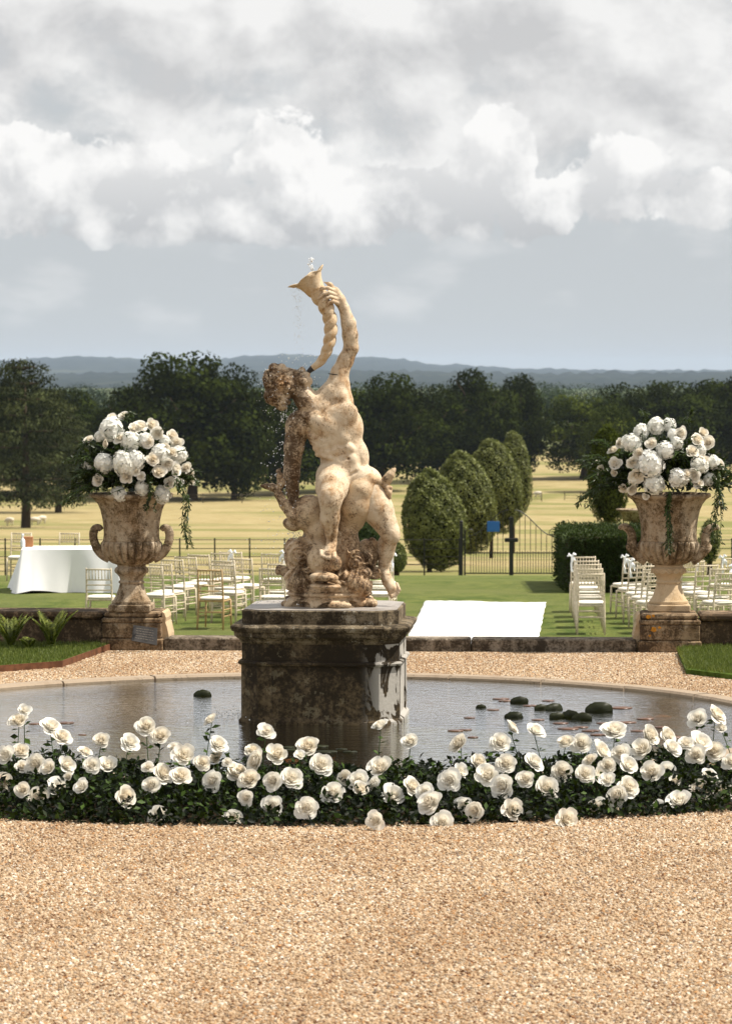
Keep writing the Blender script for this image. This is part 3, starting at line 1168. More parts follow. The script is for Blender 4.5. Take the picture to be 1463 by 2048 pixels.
def statue():
    root = thing('fountain_statue', 'weathered stone statue of a figure leaning back to drink from a raised twisted horn', 'statue', (PED.x, PED.y, PED_TOP - 0.004))
    rs = random.Random(3)
    # ---- figure
    f = Field((520, 565, -125), (812, 1206, 66), 1.6)
    c, e, ch = f.cone, f.ell, f.chain
    e((669, 858, 6), (58, 56, 40), 12, 10)                     # rib cage
    e((655, 826, 8), (50, 34, 33), 10, 14)
    e((689, 918, 6), (49, 52, 34), 0, 14)                      # waist
    e((692, 962, 6), (53, 36, 40), 0, 14)                      # pelvis
    ch([(598, 780, 0, 21), (612, 800, 1, 22), (634, 824, 4, 27)], 10)
    ch([(632, 812, 8, 20), (664, 790, 10, 27)], 14)            # trapezius
    ch([(628, 830, 8, 24), (601, 849, 8, 25)], 12)
    e((596, 852, 6), (25, 28, 25), 0, 10)                      # left deltoid
    ch([(594, 858, 7, 23), (588, 895, 9, 20), (584, 930, 10, 16.5), (583, 950, 8, 16.5), (585, 985, 2, 12.5), (587, 1006, -2, 10.5)], 8)
    ch([(587, 1006, -2, 11), (588, 1030, -4, 13), (592, 1048, -4, 10)], 6)
    # raised arm
    ch([(676, 800, 10, 30), (676, 772, 12, 23), (679, 748, 12, 17.5), (691, 722, 12, 15.5), (702, 698, 11, 14.5)], 9)
    e((704, 698, 13), (11, 12, 11), 0, 9)
    ch([(702, 697, 10, 14.5), (700, 672, 7, 15.5), (697, 648, 4, 14.5), (688, 618, 0, 10.5)], 7)
    e((688, 800, 2), (15, 30, 22), -28, 10)                     # stretched flank
    # hand round the horn
    ch([(688, 618, 0, 10.5), (679, 602, -2, 12), (669, 586, -6, 11)], 5)
    for pts in ([(668, 584, -14), (656, 578, -23), (645, 579, -25), (635, 585, -22)], [(671, 592, -14), (658, 587, -24), (648, 590, -26), (637, 599, -22)],
                [(674, 600, -13), (661, 596, -23), (653, 598, -25), (645, 607, -22)], [(677, 608, -11), (666, 605, -21), (659, 607, -22), (653, 614, -19)]):
        ch([(*p, 4.2 - 0.35 * i) for i, p in enumerate(pts)], 1.6)
    ch([(672, 588, -2, 6.5), (661, 572, -1, 5.0), (652, 564, -2, 4.2), (642, 559, -4, 3.5)], 2.5)
    # chest, ribs and belly
    e((645, 850, -24), (31, 19, 13), 28, 15)
    e((690, 830, -22), (27, 22, 11), -30, 16)
    for (x, y, r_) in ((664, 884, 12), (688, 878, 11), (672, 903, 12), (698, 898, 11), (680, 924, 12), (703, 919, 11)):
        e((x, y, -25), (r_, r_ * 0.85, 7), 15, 11)
    e((692, 945, -25), (30, 20, 8), 0, 18)
    for i in range(4):
        c((620 + 5 * i, 874 + 12 * i, -14 - i), 5, (646 + 5 * i, 884 + 11 * i, -26), 4, 12)
    c((664, 832, -43), 5.0, (693, 908, -40), 3.6, 5, True)
    c((618, 862, -34), 4.2, (664, 873, -45), 4.2, 4, True)
    c((675, 858, -46), 4.0, (718, 848, -32), 3.8, 4, True)
    c((697, 918, -34), 3.0, (697, 918, -26), 2.0, 3, True)
    c((640, 917, -24), 3.4, (668, 938, -34), 2.4, 4, True)
    c((668, 894, -38), 2.6, (702, 888, -36), 2.6, 4, True)
    c((676, 914, -38), 2.6, (706, 908, -35), 2.6, 4, True)
    c((655, 880, -40), 2.4, (668, 930, -38), 2.4, 5, True)
    c((716, 880, -28), 3.0, (724, 930, -20), 3.0, 6, True)
    c((642, 832, -30), 3.0, (672, 800, -18), 3.0, 5, True)
    c((690, 958, -38), 3.0, (712, 944, -32), 3.0, 4, True)
    c((600, 838, -14), 4, (632, 828, -24), 4, 5)               # collar bone
    # foreshortened leg
    ch([(668, 956, -4, 37), (664, 976, -42, 32), (662, 994, -72, 25)], 9)
    e((662, 1003, -78), (21, 20, 19), 0, 7)
    ch([(661, 1008, -76, 20), (661, 1036, -70, 18.5), (663, 1062, -64, 12.5), (664, 1082, -60, 9.5)], 7)
    e((653, 1034, -60), (13, 24, 15), 0, 8)
    ch([(664, 1084, -60, 10.5), (660, 1098, -72, 11.5), (656, 1106, -84, 10)], 5)
    for i, (x, y, r_) in enumerate(((669, 1111, 5.4), (661, 1113, 4.4), (655, 1112.5, 4.2), (649, 1110.5, 3.9), (643.5, 1108, 3.6))):
        c((x - 1, y - 9, -84), r_, (x, y, -97 + i * 1.5), r_ * 0.92, 1.4)
    # hanging leg
    ch([(728, 970, 0, 38), (756, 1022, -18, 31), (778, 1062, -28, 21)], 9)
    e((784, 1071, -33), (16, 18, 16), -20, 7)
    ch([(779, 1076, -24, 17), (772, 1106, -14, 16), (768, 1130, -8, 11.5), (768, 1145, -7, 9.5)], 6)
    e((765, 1098, 0), (13, 26, 15), 8, 8)
    ch([(768, 1146, -8, 10.5), (775, 1163, -16, 11), (784, 1178, -25, 11.5)], 5)
    e((765, 1151, 3), (9, 10, 10), 0, 5)
    for i, (x, y, r_) in enumerate(((783, 1193, 4.8), (788.5, 1191.5, 4.0), (792.5, 1189, 3.8), (796, 1185, 3.6), (798.5, 1180, 3.3))):
        c((x - 5, y - 12, -26), r_, (x, y, -34), r_ * 0.92, 1.3)
    # head: skull, face turned up to the horn, hair
    e((569, 768, 0), (35, 32, 31), -20, 8)
    e((597, 762, -2), (24, 20, 22), -15, 9)
    ch([(596, 780, -6, 13), (614, 766, -5, 9.5)], 7)
    e((617, 763, -4), (8.5, 8, 9), 0, 5)
    e((588, 745, -3), (9, 5, 16), 10, 5)                         # brow
    ch([(596, 745, -3, 3.6), (604, 739, -3, 4.4), (608, 742, -3, 4.0)], 3)
    e((616, 749, -3), (5, 5, 7), 0, 3)
    e((606, 763, -17), (11, 10, 9), 0, 5)                        # puffed cheek
    e((596, 750, -17), (4.5, 3.5, 4), 0, 2, True)                # eye socket
    e((596, 751, -16), (2.8, 2.5, 2.6), 0, 1.2)
    e((576, 776, -31), (5, 8, 4), 20, 2.5)                       # ear
    e((551, 792, -2), (19, 17, 23), 0, 8)
    e((566, 806, -4), (11, 12, 14), 0, 7)
    e((548, 737, -2), (11, 10, 13), 0, 5)
    e((563, 735, 0), (9, 7, 12), 0, 4)
    for i in range(260):                                         # curls
        th, ph = rs.uniform(0, 2 * math.pi), rs.uniform(-0.9, 0.95)
        d = Vector((math.cos(th) * math.sqrt(1 - ph * ph), ph, math.sin(th) * math.sqrt(1 - ph * ph)))
        base = rs.choice(((566, 768, 0, 34, 32, 31), (552, 792, -2, 20, 18, 24), (549, 760, 0, 20, 24, 24), (565, 806, -4, 12, 13, 15)))
        p = Vector((base[0] + d.x * base[3], base[1] + d.y * base[4], base[2] + d.z * base[5]))
        if p.x > 588 - 0.35 * max(0, p.y - 770) or (p.x > 574 and p.y < 752):
            continue
        t = d.cross(Vector((rs.uniform(-1, 1), rs.uniform(-1, 1), rs.uniform(-1, 1)))).normalized()
        b = d.cross(t)
        r_ = rs.uniform(4.2, 6.4)
        p = p + d * 1.6
        pts = []
        for j in range(5):
            w = j * 1.15
            q_ = p + (t * math.cos(w) + b * math.sin(w)) * r_ * (1 - 0.10 * j)
            pts.append((q_.x, q_.y, q_.z, 2.7 - 0.2 * j))
        ch(pts, 0.9)
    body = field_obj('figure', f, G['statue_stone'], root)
    # joints of the mended stone: thin dark seams
    m = MB()
    ringp = []
    for i in range(25):
        w = 2 * math.pi * i / 24
        ringp.append(((675 - 650 + 18.6 * math.cos(w)) / SS, (12 + 18.3 * math.sin(w)) / SS, (1213.5 - (751 + 2.5 * math.cos(w))) / SS))
    m.tube(ringp, 0.0035, 6)
    m.obj('repair_seam', G['black_iron'], root)
    # ---- horn
    path = [(616, 746, -4, 4.2), (620, 742, -4, 5.0), (626, 737, -5, 6.3), (640, 727, -6, 8.3), (650, 712, -7, 10.0), (657, 694, -8, 11.4), (661, 675, -8, 12.4),
            (662, 657, -8, 13.0), (660, 638, -8, 13.6), (654, 619, -8, 14.4), (645, 603, -8, 15.6), (636, 589, -8, 17.5), (628, 577, -8, 20.5), (621.5, 567, -8, 25),
            (617, 560, -8, 30.5), (614, 555.5, -8, 35)]
    # resample
    pts = []
    for i in range(len(path) - 1):
        a, b = np.array(path[i]), np.array(path[i + 1])
        ns = 7 if i < 12 else 4
        pts += [a + (b - a) * j / ns for j in range(ns)]
    pts.append(np.array(path[-1]))
    arr = np.array(pts)
    for _ in range(6):
        arr[1:-1] = 0.25 * arr[:-2] + 0.5 * arr[1:-1] + 0.25 * arr[2:]
    NS = 40
    V, Fc = [], []
    Ls = np.concatenate([[0], np.cumsum(np.linalg.norm(np.diff(arr[:, :2], axis=0), axis=1))])

    def ringv(i, scale=1.0, shift=0.0, lip=0.0):
        t = arr[min(i + 1, len(arr) - 1), :3] - arr[max(i - 1, 0), :3]
        t = t / np.linalg.norm(t)
        n1 = np.cross(t, (0, 0, 1.0))
        n1 /= np.linalg.norm(n1)
        n2 = np.cross(t, n1)
        s = Ls[i] / Ls[-1]
        for k in range(NS):
            w = 2 * math.pi * k / NS
            tw = abs(math.sin(w - Ls[i] * 0.14))
            rr = arr[i, 3] * scale * (1 + (0.42 * tw ** 0.5 - 0.33) * min(1, s * 3) * (1 if s < 0.72 else max(0, (0.92 - s) / 0.20)))
            sh = shift
            if lip:
                rr *= 1 + lip * (0.10 * math.sin(5 * w + 0.6) + 0.05 * math.sin(9 * w))
                sh += lip * (2.2 * math.sin(4 * w + 1.0) + 1.5 * math.sin(7 * w))
                if math.cos(w - math.pi) > 0.93 or math.cos(w) > 0.93:
                    rr *= 1.10
            V.append(arr[i, :3] + t * sh + (n1 * math.cos(w) + n2 * math.sin(w)) * rr)
    rings = 0
    N_ = len(arr)
    for i in range(N_):
        ringv(i, 1.0, 0.0, max(0, (i - N_ + 5) / 4.0))
        rings += 1
    for i, sc in ((N_ - 1, 0.93), (N_ - 3, 0.86), (N_ - 7, 0.80), (N_ - 14, 0.70), (N_ - 24, 0.3)):
        ringv(i, sc, 0.8 if i == N_ - 1 else 0, 1.0 if i == N_ - 1 else 0)
        rings += 1
    for i in range(rings - 1):
        for k in range(NS):
            j = (k + 1) % NS
            Fc.append((i * NS + k, i * NS + j, (i + 1) * NS + j, (i + 1) * NS + k))
    link('horn', np_mesh('horn', statue_local(np.array(V)), Fc, True), G['horn_stone'], root)
    m = MB()
    m.tube([tuple(statue_local(np.array([p[:3]]))[0]) for p in arr[:14]], [float(p[3]) * 1.06 / SS for p in arr[:14]], 14)
    m.obj('mouthpiece', G['slate'], root)
    # ---- tail and dolphins carrying the figure
    f = Field((518, 925, -128), (812, 1190, 72), 1.6)
    c, e, ch = f.cone, f.ell, f.chain
    ch([(704, 1040, -10, 26), (712, 1012, -24, 33), (722, 982, -30, 25), (740, 962, -26, 14), (752, 962, -24, 8.5), (764, 967, -24, 6.5)], 8)
    ch([(764, 967, -24, 6), (772, 958, -24, 7.5), (780, 950, -23, 8), (786, 942, -22, 5), (790, 938, -21, 2.2)], 4)
    e((778, 957, -23), (8, 19, 5), 22, 4)
    ch([(764, 968, -24, 5.5), (772, 976, -25, 5), (781, 976, -25, 3.5), (783, 982, -25, 2)], 3)
    ch([(770, 974, -25, 5), (777, 986, -25, 6.5), (780, 996, -25, 3)], 3)
    e((620, 1028, -6), (39, 37, 42), 20, 8)
    e((644, 1060, -4), (36, 34, 44), 0, 12)
    ch([(606, 1046, -22, 15), (588, 1032, -26, 13), (570, 1010, -26, 10.5), (558, 990, -26, 8), (554, 980, -26, 7)], 6)
    c((600, 1052, -28), 4, (570, 1024, -34), 3, 3)
    ch([(555, 980, -26, 7), (545, 975, -26, 8), (532, 973, -26, 5.5), (522, 972, -26, 2)], 4)
    ch([(556, 980, -26, 6), (563, 967, -26, 8), (560, 952, -26, 6.5), (557, 943, -26, 4), (562, 938, -26, 2)], 4)
    e((584, 1050, -12), (19, 13, 17), 20, 6)
    ch([(694, 1046, -12, 20), (696, 1090, -10, 22), (697, 1140, -10, 27)], 8)
    ch([(712, 1043, -14, 5), (717, 1036, -14, 2)], 3)
    e((658, 1105, 8), (62, 62, 52), 0, 12)
    # foremost dolphin
    e((645, 1120, -56), (32, 33, 34), 0, 8)
    e((672, 1124, -72), (12, 15, 14), 0, 5)
    e((668, 1132, -84), (4, 3.5, 4), 0, 1.5, True)
    e((649, 1151, -90), (29, 11, 22), 4, 6)
    ch([(628, 1158, -84, 5), (648, 1150, -108, 6), (668, 1158, -96, 5), (680, 1163, -84, 3)], 4)
    e((652, 1169, -88), (31, 6.5, 24), 2, 4)
    e((650, 1161, -104), (27, 3.4, 26), 3, 2, True)
    e((634, 1128, -86), (4, 3.5, 4), 0, 1.5)
    # shells and scrolls
    e((598, 1112, -16), (29, 37, 34), 8, 6, rip=('ring', 0.60, 1.9))
    e((582, 1092, -2), (12, 16, 9), 30, 4)
    ch([(588, 1152, 0, 15), (572, 1146, 0, 11), (559, 1140, 0, 8), (556, 1146, 0, 6)], 5)
    e((600, 1160, -34), (31, 29, 36), 0, 5, rip=('fan', 0.55, 2.2))
    e((736, 1108, 4), (21, 29, 26), -15, 6)
    e((747, 1090, 0), (9, 15, 9), -25, 4)
    e((743, 1124, -4), (11, 14, 13), 0, 4)
    e((711, 1126, -38), (20, 23, 18), 0, 4, rip=('ring', 0.75, 1.3))
    e((726, 1146, -44), (20, 15, 20), 0, 4, rip=('ring', 0.8, 1.2))
    e((709, 1164, -44), (40, 23, 34), 24, 5, rip=('line', 0.55, 2.2))
    e((748, 1148, -4), (20, 13, 16), 0, 5)
    e((764, 1148, -2), (9, 8, 9), 0, 4)
    e((659, 1178, 0), (84, 24, 76), 0, 8)
    for i in range(46):
        x, y = rs.uniform(575, 750), rs.uniform(1070, 1180)
        dd = -30 - 45 * math.sqrt(max(0, 1 - ((x - 660) / 92) ** 2)) * min(1, (y - 1040) / 100)
        w0, r0 = rs.uniform(0, 6.28), rs.uniform(7, 15)
        ch([(x + r0 * math.cos(w0 + 0.5 * j), y + r0 * 0.8 * math.sin(w0 + 0.5 * j), dd - 2 * math.sin(j), 2.6 - 0.25 * abs(j - 3)) for j in range(7)], 1.6, i % 2 == 0)
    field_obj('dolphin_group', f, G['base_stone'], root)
    # ---- rock
    f = Field((556, 1160, -104), (764, 1226, 104), 2.0)
    c, e = f.cone, f.ell
    e((659, 1188, 0), (86, 13, 82), 0, 4)
    e((659, 1207, 0), (93, 22, 88), 0, 6)
    for i in range(26):
        w = 2 * math.pi * i / 26
        e((659 + 84 * math.cos(w), 1206 + rs.uniform(-4, 5), 80 * math.sin(w)), (rs.uniform(9, 17), rs.uniform(6, 10), rs.uniform(8, 14)), rs.uniform(-25, 25), 2.5, sub=(i % 3 == 1))
    e((680, 1207, -86), (24, 7, 10), 0, 2)
    e((742, 1205, -50), (13, 10, 16), 0, 2)
    e((606, 1210, -72), (18, 9, 16), 0, 4, True)
    e((718, 1204, -78), (18, 6, 12), 0, 4, True)
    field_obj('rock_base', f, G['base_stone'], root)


statue()


def water_drops():
    """spray thrown up by the horn and falling round the figure"""
    P, S = [], []

    def put(x, y, sp, r, dsp=14):
        P.append((x + random.gauss(0, sp), y + random.gauss(0, sp), random.gauss(-6, dsp)))
        S.append(r)
    for i in range(70):                                        # little jet above the bell
        t = random.random()
        put(621 + 3 * math.sin(t * 9), 520 + 22 * t, 1.6, random.uniform(0.5, 1.4), 3)
    for i in range(130):                                       # spilling off the lip
        t = random.random() ** 1.7
        put(586 + 16 * random.random() + 6 * t, 572 + 130 * t, 3, random.uniform(0.35, 0.9), 8)
    for i in range(230):                                       # round the head and shoulder
        put(random.uniform(525, 625), random.uniform(705, 830), 10, random.uniform(0.35, 0.9), 30)
    for i in range(70):                                        # dripping from the hair
        x = random.choice((563, 567, 573, 588))
        put(x, random.uniform(808, 845), 1.2, random.uniform(0.6, 1.3), 5)
    for i in range(240):                                       # falling past the arm
        t = random.random()
        put(566 - 10 * t + random.gauss(0, 14 + 10 * t), 840 + 280 * t, 2, random.uniform(0.35, 1.0), 30)
    for i in range(60):
        put(random.uniform(576, 598), random.uniform(1062, 1082), 1.5, random.uniform(0.5, 1.1), 6)
    for i in range(160):                                       # splashing on the slab and in the pool
        put(random.uniform(480, 640), random.uniform(1196, 1212), 3, random.uniform(0.4, 0.9), 30)
    for i in range(220):
        x = random.gauss(470, 45)
        put(x, 1213.5 + (PED_TOP - WATER_Z) * SS - random.expovariate(0.12), 0.5, random.uniform(0.5, 1.2), 60)
    P = statue_local(np.array(P)) + np.array([PED.x, PED.y, PED_TOP])
    S = np.array(S) / SS * 1.25
    base = [(0, 0, 1.25), (1, 0, 0), (0, 1, 0), (-1, 0, 0), (0, -1, 0), (0, 0, -1.25)]
    fb = [(0, 1, 2), (0, 2, 3), (0, 3, 4), (0, 4, 1), (5, 2, 1), (5, 3, 2), (5, 4, 3), (5, 1, 4)]
    V = (P[:, None, :] + S[:, None, None] * np.array(base)[None]).reshape(-1, 3)
    Fc = (np.arange(len(P))[:, None, None] * 6 + np.array(fb)[None]).reshape(-1, 3)
    o = link('water_drops', np_mesh('water_drops', V, Fc, True), G['water_drop'])
    tag(o, 'bright drops of water spraying from the horn and falling round the statue', 'water', kind='stuff')


water_drops()

# ------------------------------------------------------------------ urns
UY = 30.36
US = F / UY


def urn(px, label, style):
    z = PIER_TOP
    X = (px - CX) / US
    root = thing('stone_urn', label, 'urn', (X, UY, z), -GA, 'urns on the piers')
    h0 = 8
    MB().box((0, 0, 7.5 / US), (84 / US, 84 / US, 15 / US - 0.002), 0, 0.010).obj('square_base', G['urn_foot' if style else 'urn_stone'], root)
    foot = [(36, 14), (39, 16), (39, 20), (36.5, 22), (31, 31), (26.5, 44), (23.5, 54), (23, 55), (25.5, 56), (26, 59), (24, 61), (23, 62), (24.5, 68), (29, 74),
            (33.5, 77.5), (34.5, 81), (33.5, 85), (30, 88), (28.5, 89), (28.5, 93)]

    def flute(r, zz, w, i):
        if style and 22.5 < zz < 54:
            return r - 1.6 / US * (0.5 + 0.5 * math.cos(18 * w))
        return r
    MB().lathe([(r / US, h / US) for r, h in foot], 90, lambda r, zz, w, i: flute(r * US, foot[i][1], w, i) / US if style else r).obj('foot', G['urn_foot' if style else 'urn_stone'], root, angle=R(50))
    bowl = [(20, 91), (28, 92), (40, 96.5), (50, 104), (57, 113), (61, 123), (62, 131), (61, 136.5), (58, 140), (54, 141)]
    ng = 24

    def gad(r, zz, w, i):
        amp = 0.0 if i < 2 or i > 7 else min(1, (i - 1) / 3)
        return r * (1 - 0.15 * amp * (1 - abs(math.sin(ng * w / 2)) ** 0.42))
    MB().lathe([(r / US, h / US) for r, h in bowl], 192, gad).obj('gadrooned_bowl', G['urn_stone'], root, smooth=True)
    sh = [(54, 139), (57, 141), (56, 146), (55.5, 155), (56, 168), (58, 184), (62, 202), (67, 214), (74, 223), (80, 227), (83, 229), (84, 233), (82, 236), (76, 235), (66, 222), (54, 200), (30, 196)]

    def shf(r, zz, w, i):
        if 2 < i < 10:
            return r * (1 - 0.022 * abs(math.sin(8 * w)) ** 3)
        return r
    MB().lathe([(r / US, h / US) for r, h in sh], 128, shf).obj('bell', G['urn_stone'], root, smooth=True)
    V = [(62 / US * math.cos(2 * math.pi * k / 24), 62 / US * math.sin(2 * math.pi * k / 24), 214 / US) for k in range(24)]
    link('soil', np_mesh('soil', V + [(0, 0, 0.03 + 214 / US)], [(k, (k + 1) % 24, 24) for k in range(24)]), G['soil'], root)
    if style == 0:
        pth = [(44, 104, 9), (58, 112, 10), (69, 124, 9.5), (75, 138, 8.5), (77, 150, 8.5), (76, 160, 9), (71, 166, 8.5), (64, 167, 7), (60, 162, 5)]
    else:
        pth = [(44, 100, 11), (58, 110, 12), (70, 124, 11.5), (74, 138, 10), (73, 150, 9), (77, 161, 8.5), (86, 168, 8), (95, 169, 6), (98, 163, 4)]
    for sgn in (-1, 1):
        sm = np.array(pth, float)
        for _ in range(3):                                     # round the curve off
            q = np.empty((2 * len(sm), 3))
            q[0], q[-1] = sm[0], sm[-1]
            q[1:-1:2] = 0.75 * sm[:-1] + 0.25 * sm[1:]
            q[2:-1:2] = 0.25 * sm[:-1] + 0.75 * sm[1:]
            sm = q
        h = MB().tube([(sgn * a / US, 0, b / US) for a, b, _ in sm], [r / US for _, _, r in sm], 14)
        ho = h.obj('handle', G['urn_stone'], root, smooth=True)
        if style:                                              # acanthus leaf on the handle
            MB().tube([(sgn * 84 / US, -0.01, 132 / US), (sgn * 78 / US, -0.02, 126 / US), (sgn * 66 / US, -0.02, 116 / US)], [3 / US, 8 / US, 10 / US], 8).obj('acanthus_leaf', G['urn_stone'], ho, smooth=True)
    if style:
        for k in range(16):                                    # egg moulding
            w = 2 * math.pi * k / 16
            m = MB()
            c0 = Vector((34.2 * math.cos(w) / US, 34.2 * math.sin(w) / US, 81 / US))
            tx = Vector((-math.sin(w), math.cos(w), 0))
            m.tube([c0 + tx * (5 * math.cos(a) / US) + Vector((0, 0, 4.5 * math.sin(a) / US)) for a in [i * math.pi / 6 for i in range(13)]], 1.1 / US, 5)
            m.obj('egg_moulding', G['urn_foot'], root)
    return root


urn(262.5, 'brown lichened stone urn with plain scrolled handles on the left-hand pier', 0)
urn(1337, 'honey coloured stone urn with leafy curled handles on the right-hand pier', 1)

# ------------------------------------------------------------------ flowers


def rose_mesh(name, seed, openness=1.0, n=34):
    r_ = random.Random(seed)
    V, Fc, tint = [], [], []
    nu, nv = 5, 5
    for i in range(n):
        t = i / (n - 1)
        phi = i * 2.39996 + r_.uniform(-0.25, 0.25)
        rt = (0.10 + 0.80 * t ** 0.85 * (0.8 + 0.2 * openness)) * r_.uniform(0.94, 1.06)
        ht = (0.84 - 0.30 * t ** 1.3 * openness) * r_.uniform(0.93, 1.07)
        lip = (0.04 + 0.24 * t) * r_.uniform(0.5, 1.5)
        wid = (1.15 - 0.40 * t) * r_.uniform(0.9, 1.1)
        b = len(V)
        for k in range(nv):
            v = k / (nv - 1)
            prof = (0.35, 0.78, 1.0, 0.98, 0.62)[k]
            for j in range(nu):
                u = -1 + 2 * j / (nu - 1)
                rr = rt * v ** 0.55 + lip * max(0, v - 0.6) / 0.4 * (0.5 + 0.5 * (1 - u * u)) + 0.02 * r_.uniform(-1, 1)
                rr += 0.05 * abs(u) * t - 0.07 * abs(u) * (1 - t) * v
                zz = -0.18 + (ht + 0.18) * v ** 1.25 - lip * 0.75 * max(0, v - 0.7) / 0.3 * (0.4 + 0.6 * (1 - u * u)) - 0.05 * u * u * v + 0.015 * r_.uniform(-1, 1)
                d = u * wid * prof
                V.append((rr * math.cos(phi + d), rr * math.sin(phi + d), zz - 0.25))
                tint.append(max(0, min(1, 0.85 * (1 - t) ** 2 * (1 - 0.4 * v) + 0.22 * (1 - v))))
        for k in range(nv - 1):
            for j in range(nu - 1):
                q = b + k * nu + j
                Fc.append((q, q + 1, q + nu + 1, q + nu))
    o = len(V)                                                  # closed heart of the bud
    for i in range(5):
        a_ = math.pi / 2 * i / 4.6
        for k in range(10):
            w_ = 2 * math.pi * k / 10
            V.append((0.34 * math.cos(a_) * math.cos(w_), 0.34 * math.cos(a_) * math.sin(w_), -0.10 + 0.50 * math.sin(a_) - 0.06))
            tint.append(0.55)
    for i in range(4):
        for k in range(10):
            Fc.append((o + i * 10 + k, o + i * 10 + (k + 1) % 10, o + i * 10 + 10 + (k + 1) % 10, o + i * 10 + 10 + k))
    V = np.array(V)
    V /= np.percentile(np.hypot(V[:, 0], V[:, 1]), 97)
    me = np_mesh(name, V, Fc, True, tint)
    me.materials.append(G['rose_petal'])
    return me


ROSES = [rose_mesh('bloom', 11, 1.0), rose_mesh('bloom', 12, 0.85), rose_mesh('bloom', 13, 1.15), rose_mesh('bloom', 14, 0.65, 22), rose_mesh('bloom', 15, 1.0), rose_mesh('bloom', 16, 0.35, 18), rose_mesh('bloom', 17, 1.3, 28)]


def hydrangea_mesh(name, seed, n=150):
    r_ = np.random.default_rng(seed)
    V, Fc, tint = [], [], []
    for i in range(n):
        z = 1 - 1.75 * (i + 0.5) / n
        w = i * 2.39996
        d = np.array([math.cos(w) * math.sqrt(1 - z * z), math.sin(w) * math.sqrt(1 - z * z), z]) + r_.normal(size=3) * 0.10
        d /= np.linalg.norm(d)
        a = np.cross(d, r_.normal(size=3))
        a /= np.linalg.norm(a)
        b = np.cross(d, a)
        c = d * r_.uniform(0.76, 1.08) * (1 + 0.10 * math.sin(3 * d[0] + seed) * math.sin(4 * d[1]))
        s = r_.uniform(0.19, 0.29)
        tt = r_.random()
        for k in range(4):
            ang = k * math.pi / 2 + r_.uniform(-0.15, 0.15)
            e1 = a * math.cos(ang) + b * math.sin(ang)
            e2 = -a * math.sin(ang) + b * math.cos(ang)
            o = len(V)
            lift = r_.uniform(0.0, 0.35)
            V += [c, c + s * (0.55 * e1 + 0.55 * e2 + lift * 0.5 * d), c + s * (1.15 * e1 + lift * d), c + s * (0.55 * e1 - 0.55 * e2 + lift * 0.5 * d)]
            tint += [min(1, tt + 0.4), tt * 0.5, tt * 0.5, tt * 0.5]
            Fc.append((o, o + 1, o + 2, o + 3))
    o = len(V)                                                  # pale heart behind the florets
    for i in range(7):
        for k in range(12):
            a_, w_ = math.pi * (i + 0.5) / 7, 2 * math.pi * k / 12
            V.append(np.array([math.sin(a_) * math.cos(w_), math.sin(a_) * math.sin(w_), math.cos(a_)]) * 0.80)
            tint.append(0.6)
    for i in range(6):
        for k in range(12):
            Fc.append((o + i * 12 + k, o + i * 12 + (k + 1) % 12, o + i * 12 + 12 + (k + 1) % 12, o + i * 12 + 12 + k))
    me = np_mesh(name, np.array(V), Fc, False, tint)
    me.materials.append(G['hydrangea_petal'])
    return me


HYD = [hydrangea_mesh('hydrangea', 1), hydrangea_mesh('hydrangea', 2), hydrangea_mesh('hydrangea', 3, 125)]


def vine_path(pts, root, n_leaf, size, name='trailing_vine'):
    """a drooping sprig: stem with pairs of narrow leaves"""
    pts = [Vector(p) for p in pts]
    v = MB().tube(pts, [0.003] * len(pts), 5).obj(name, G['stem'], root)
    P, D = [], []
    seg = len(pts) - 1
    for i in range(n_leaf):
        t = (i + 0.3 * random.random()) / n_leaf * seg
        k = min(int(t), seg - 1)
        p = pts[k].lerp(pts[k + 1], t - k)
        d = (pts[k + 1] - pts[k]).normalized()
        side = Vector((random.gauss(0, 1), random.gauss(0, 1), random.gauss(0, 0.5))).normalized()
        P.append(p)
        D.append(d * 0.7 + side * 0.8 + Vector((0, 0, -0.25)))
    P, D = np.array(P), np.array(D)
    leaf_cloud('leaves', P, D, rand_dirs(len(P)), rng.uniform(0.6, 1.15, len(P)) * size, 0.30, 0.05, mat=G['bouquet_leaf'], parent=v)


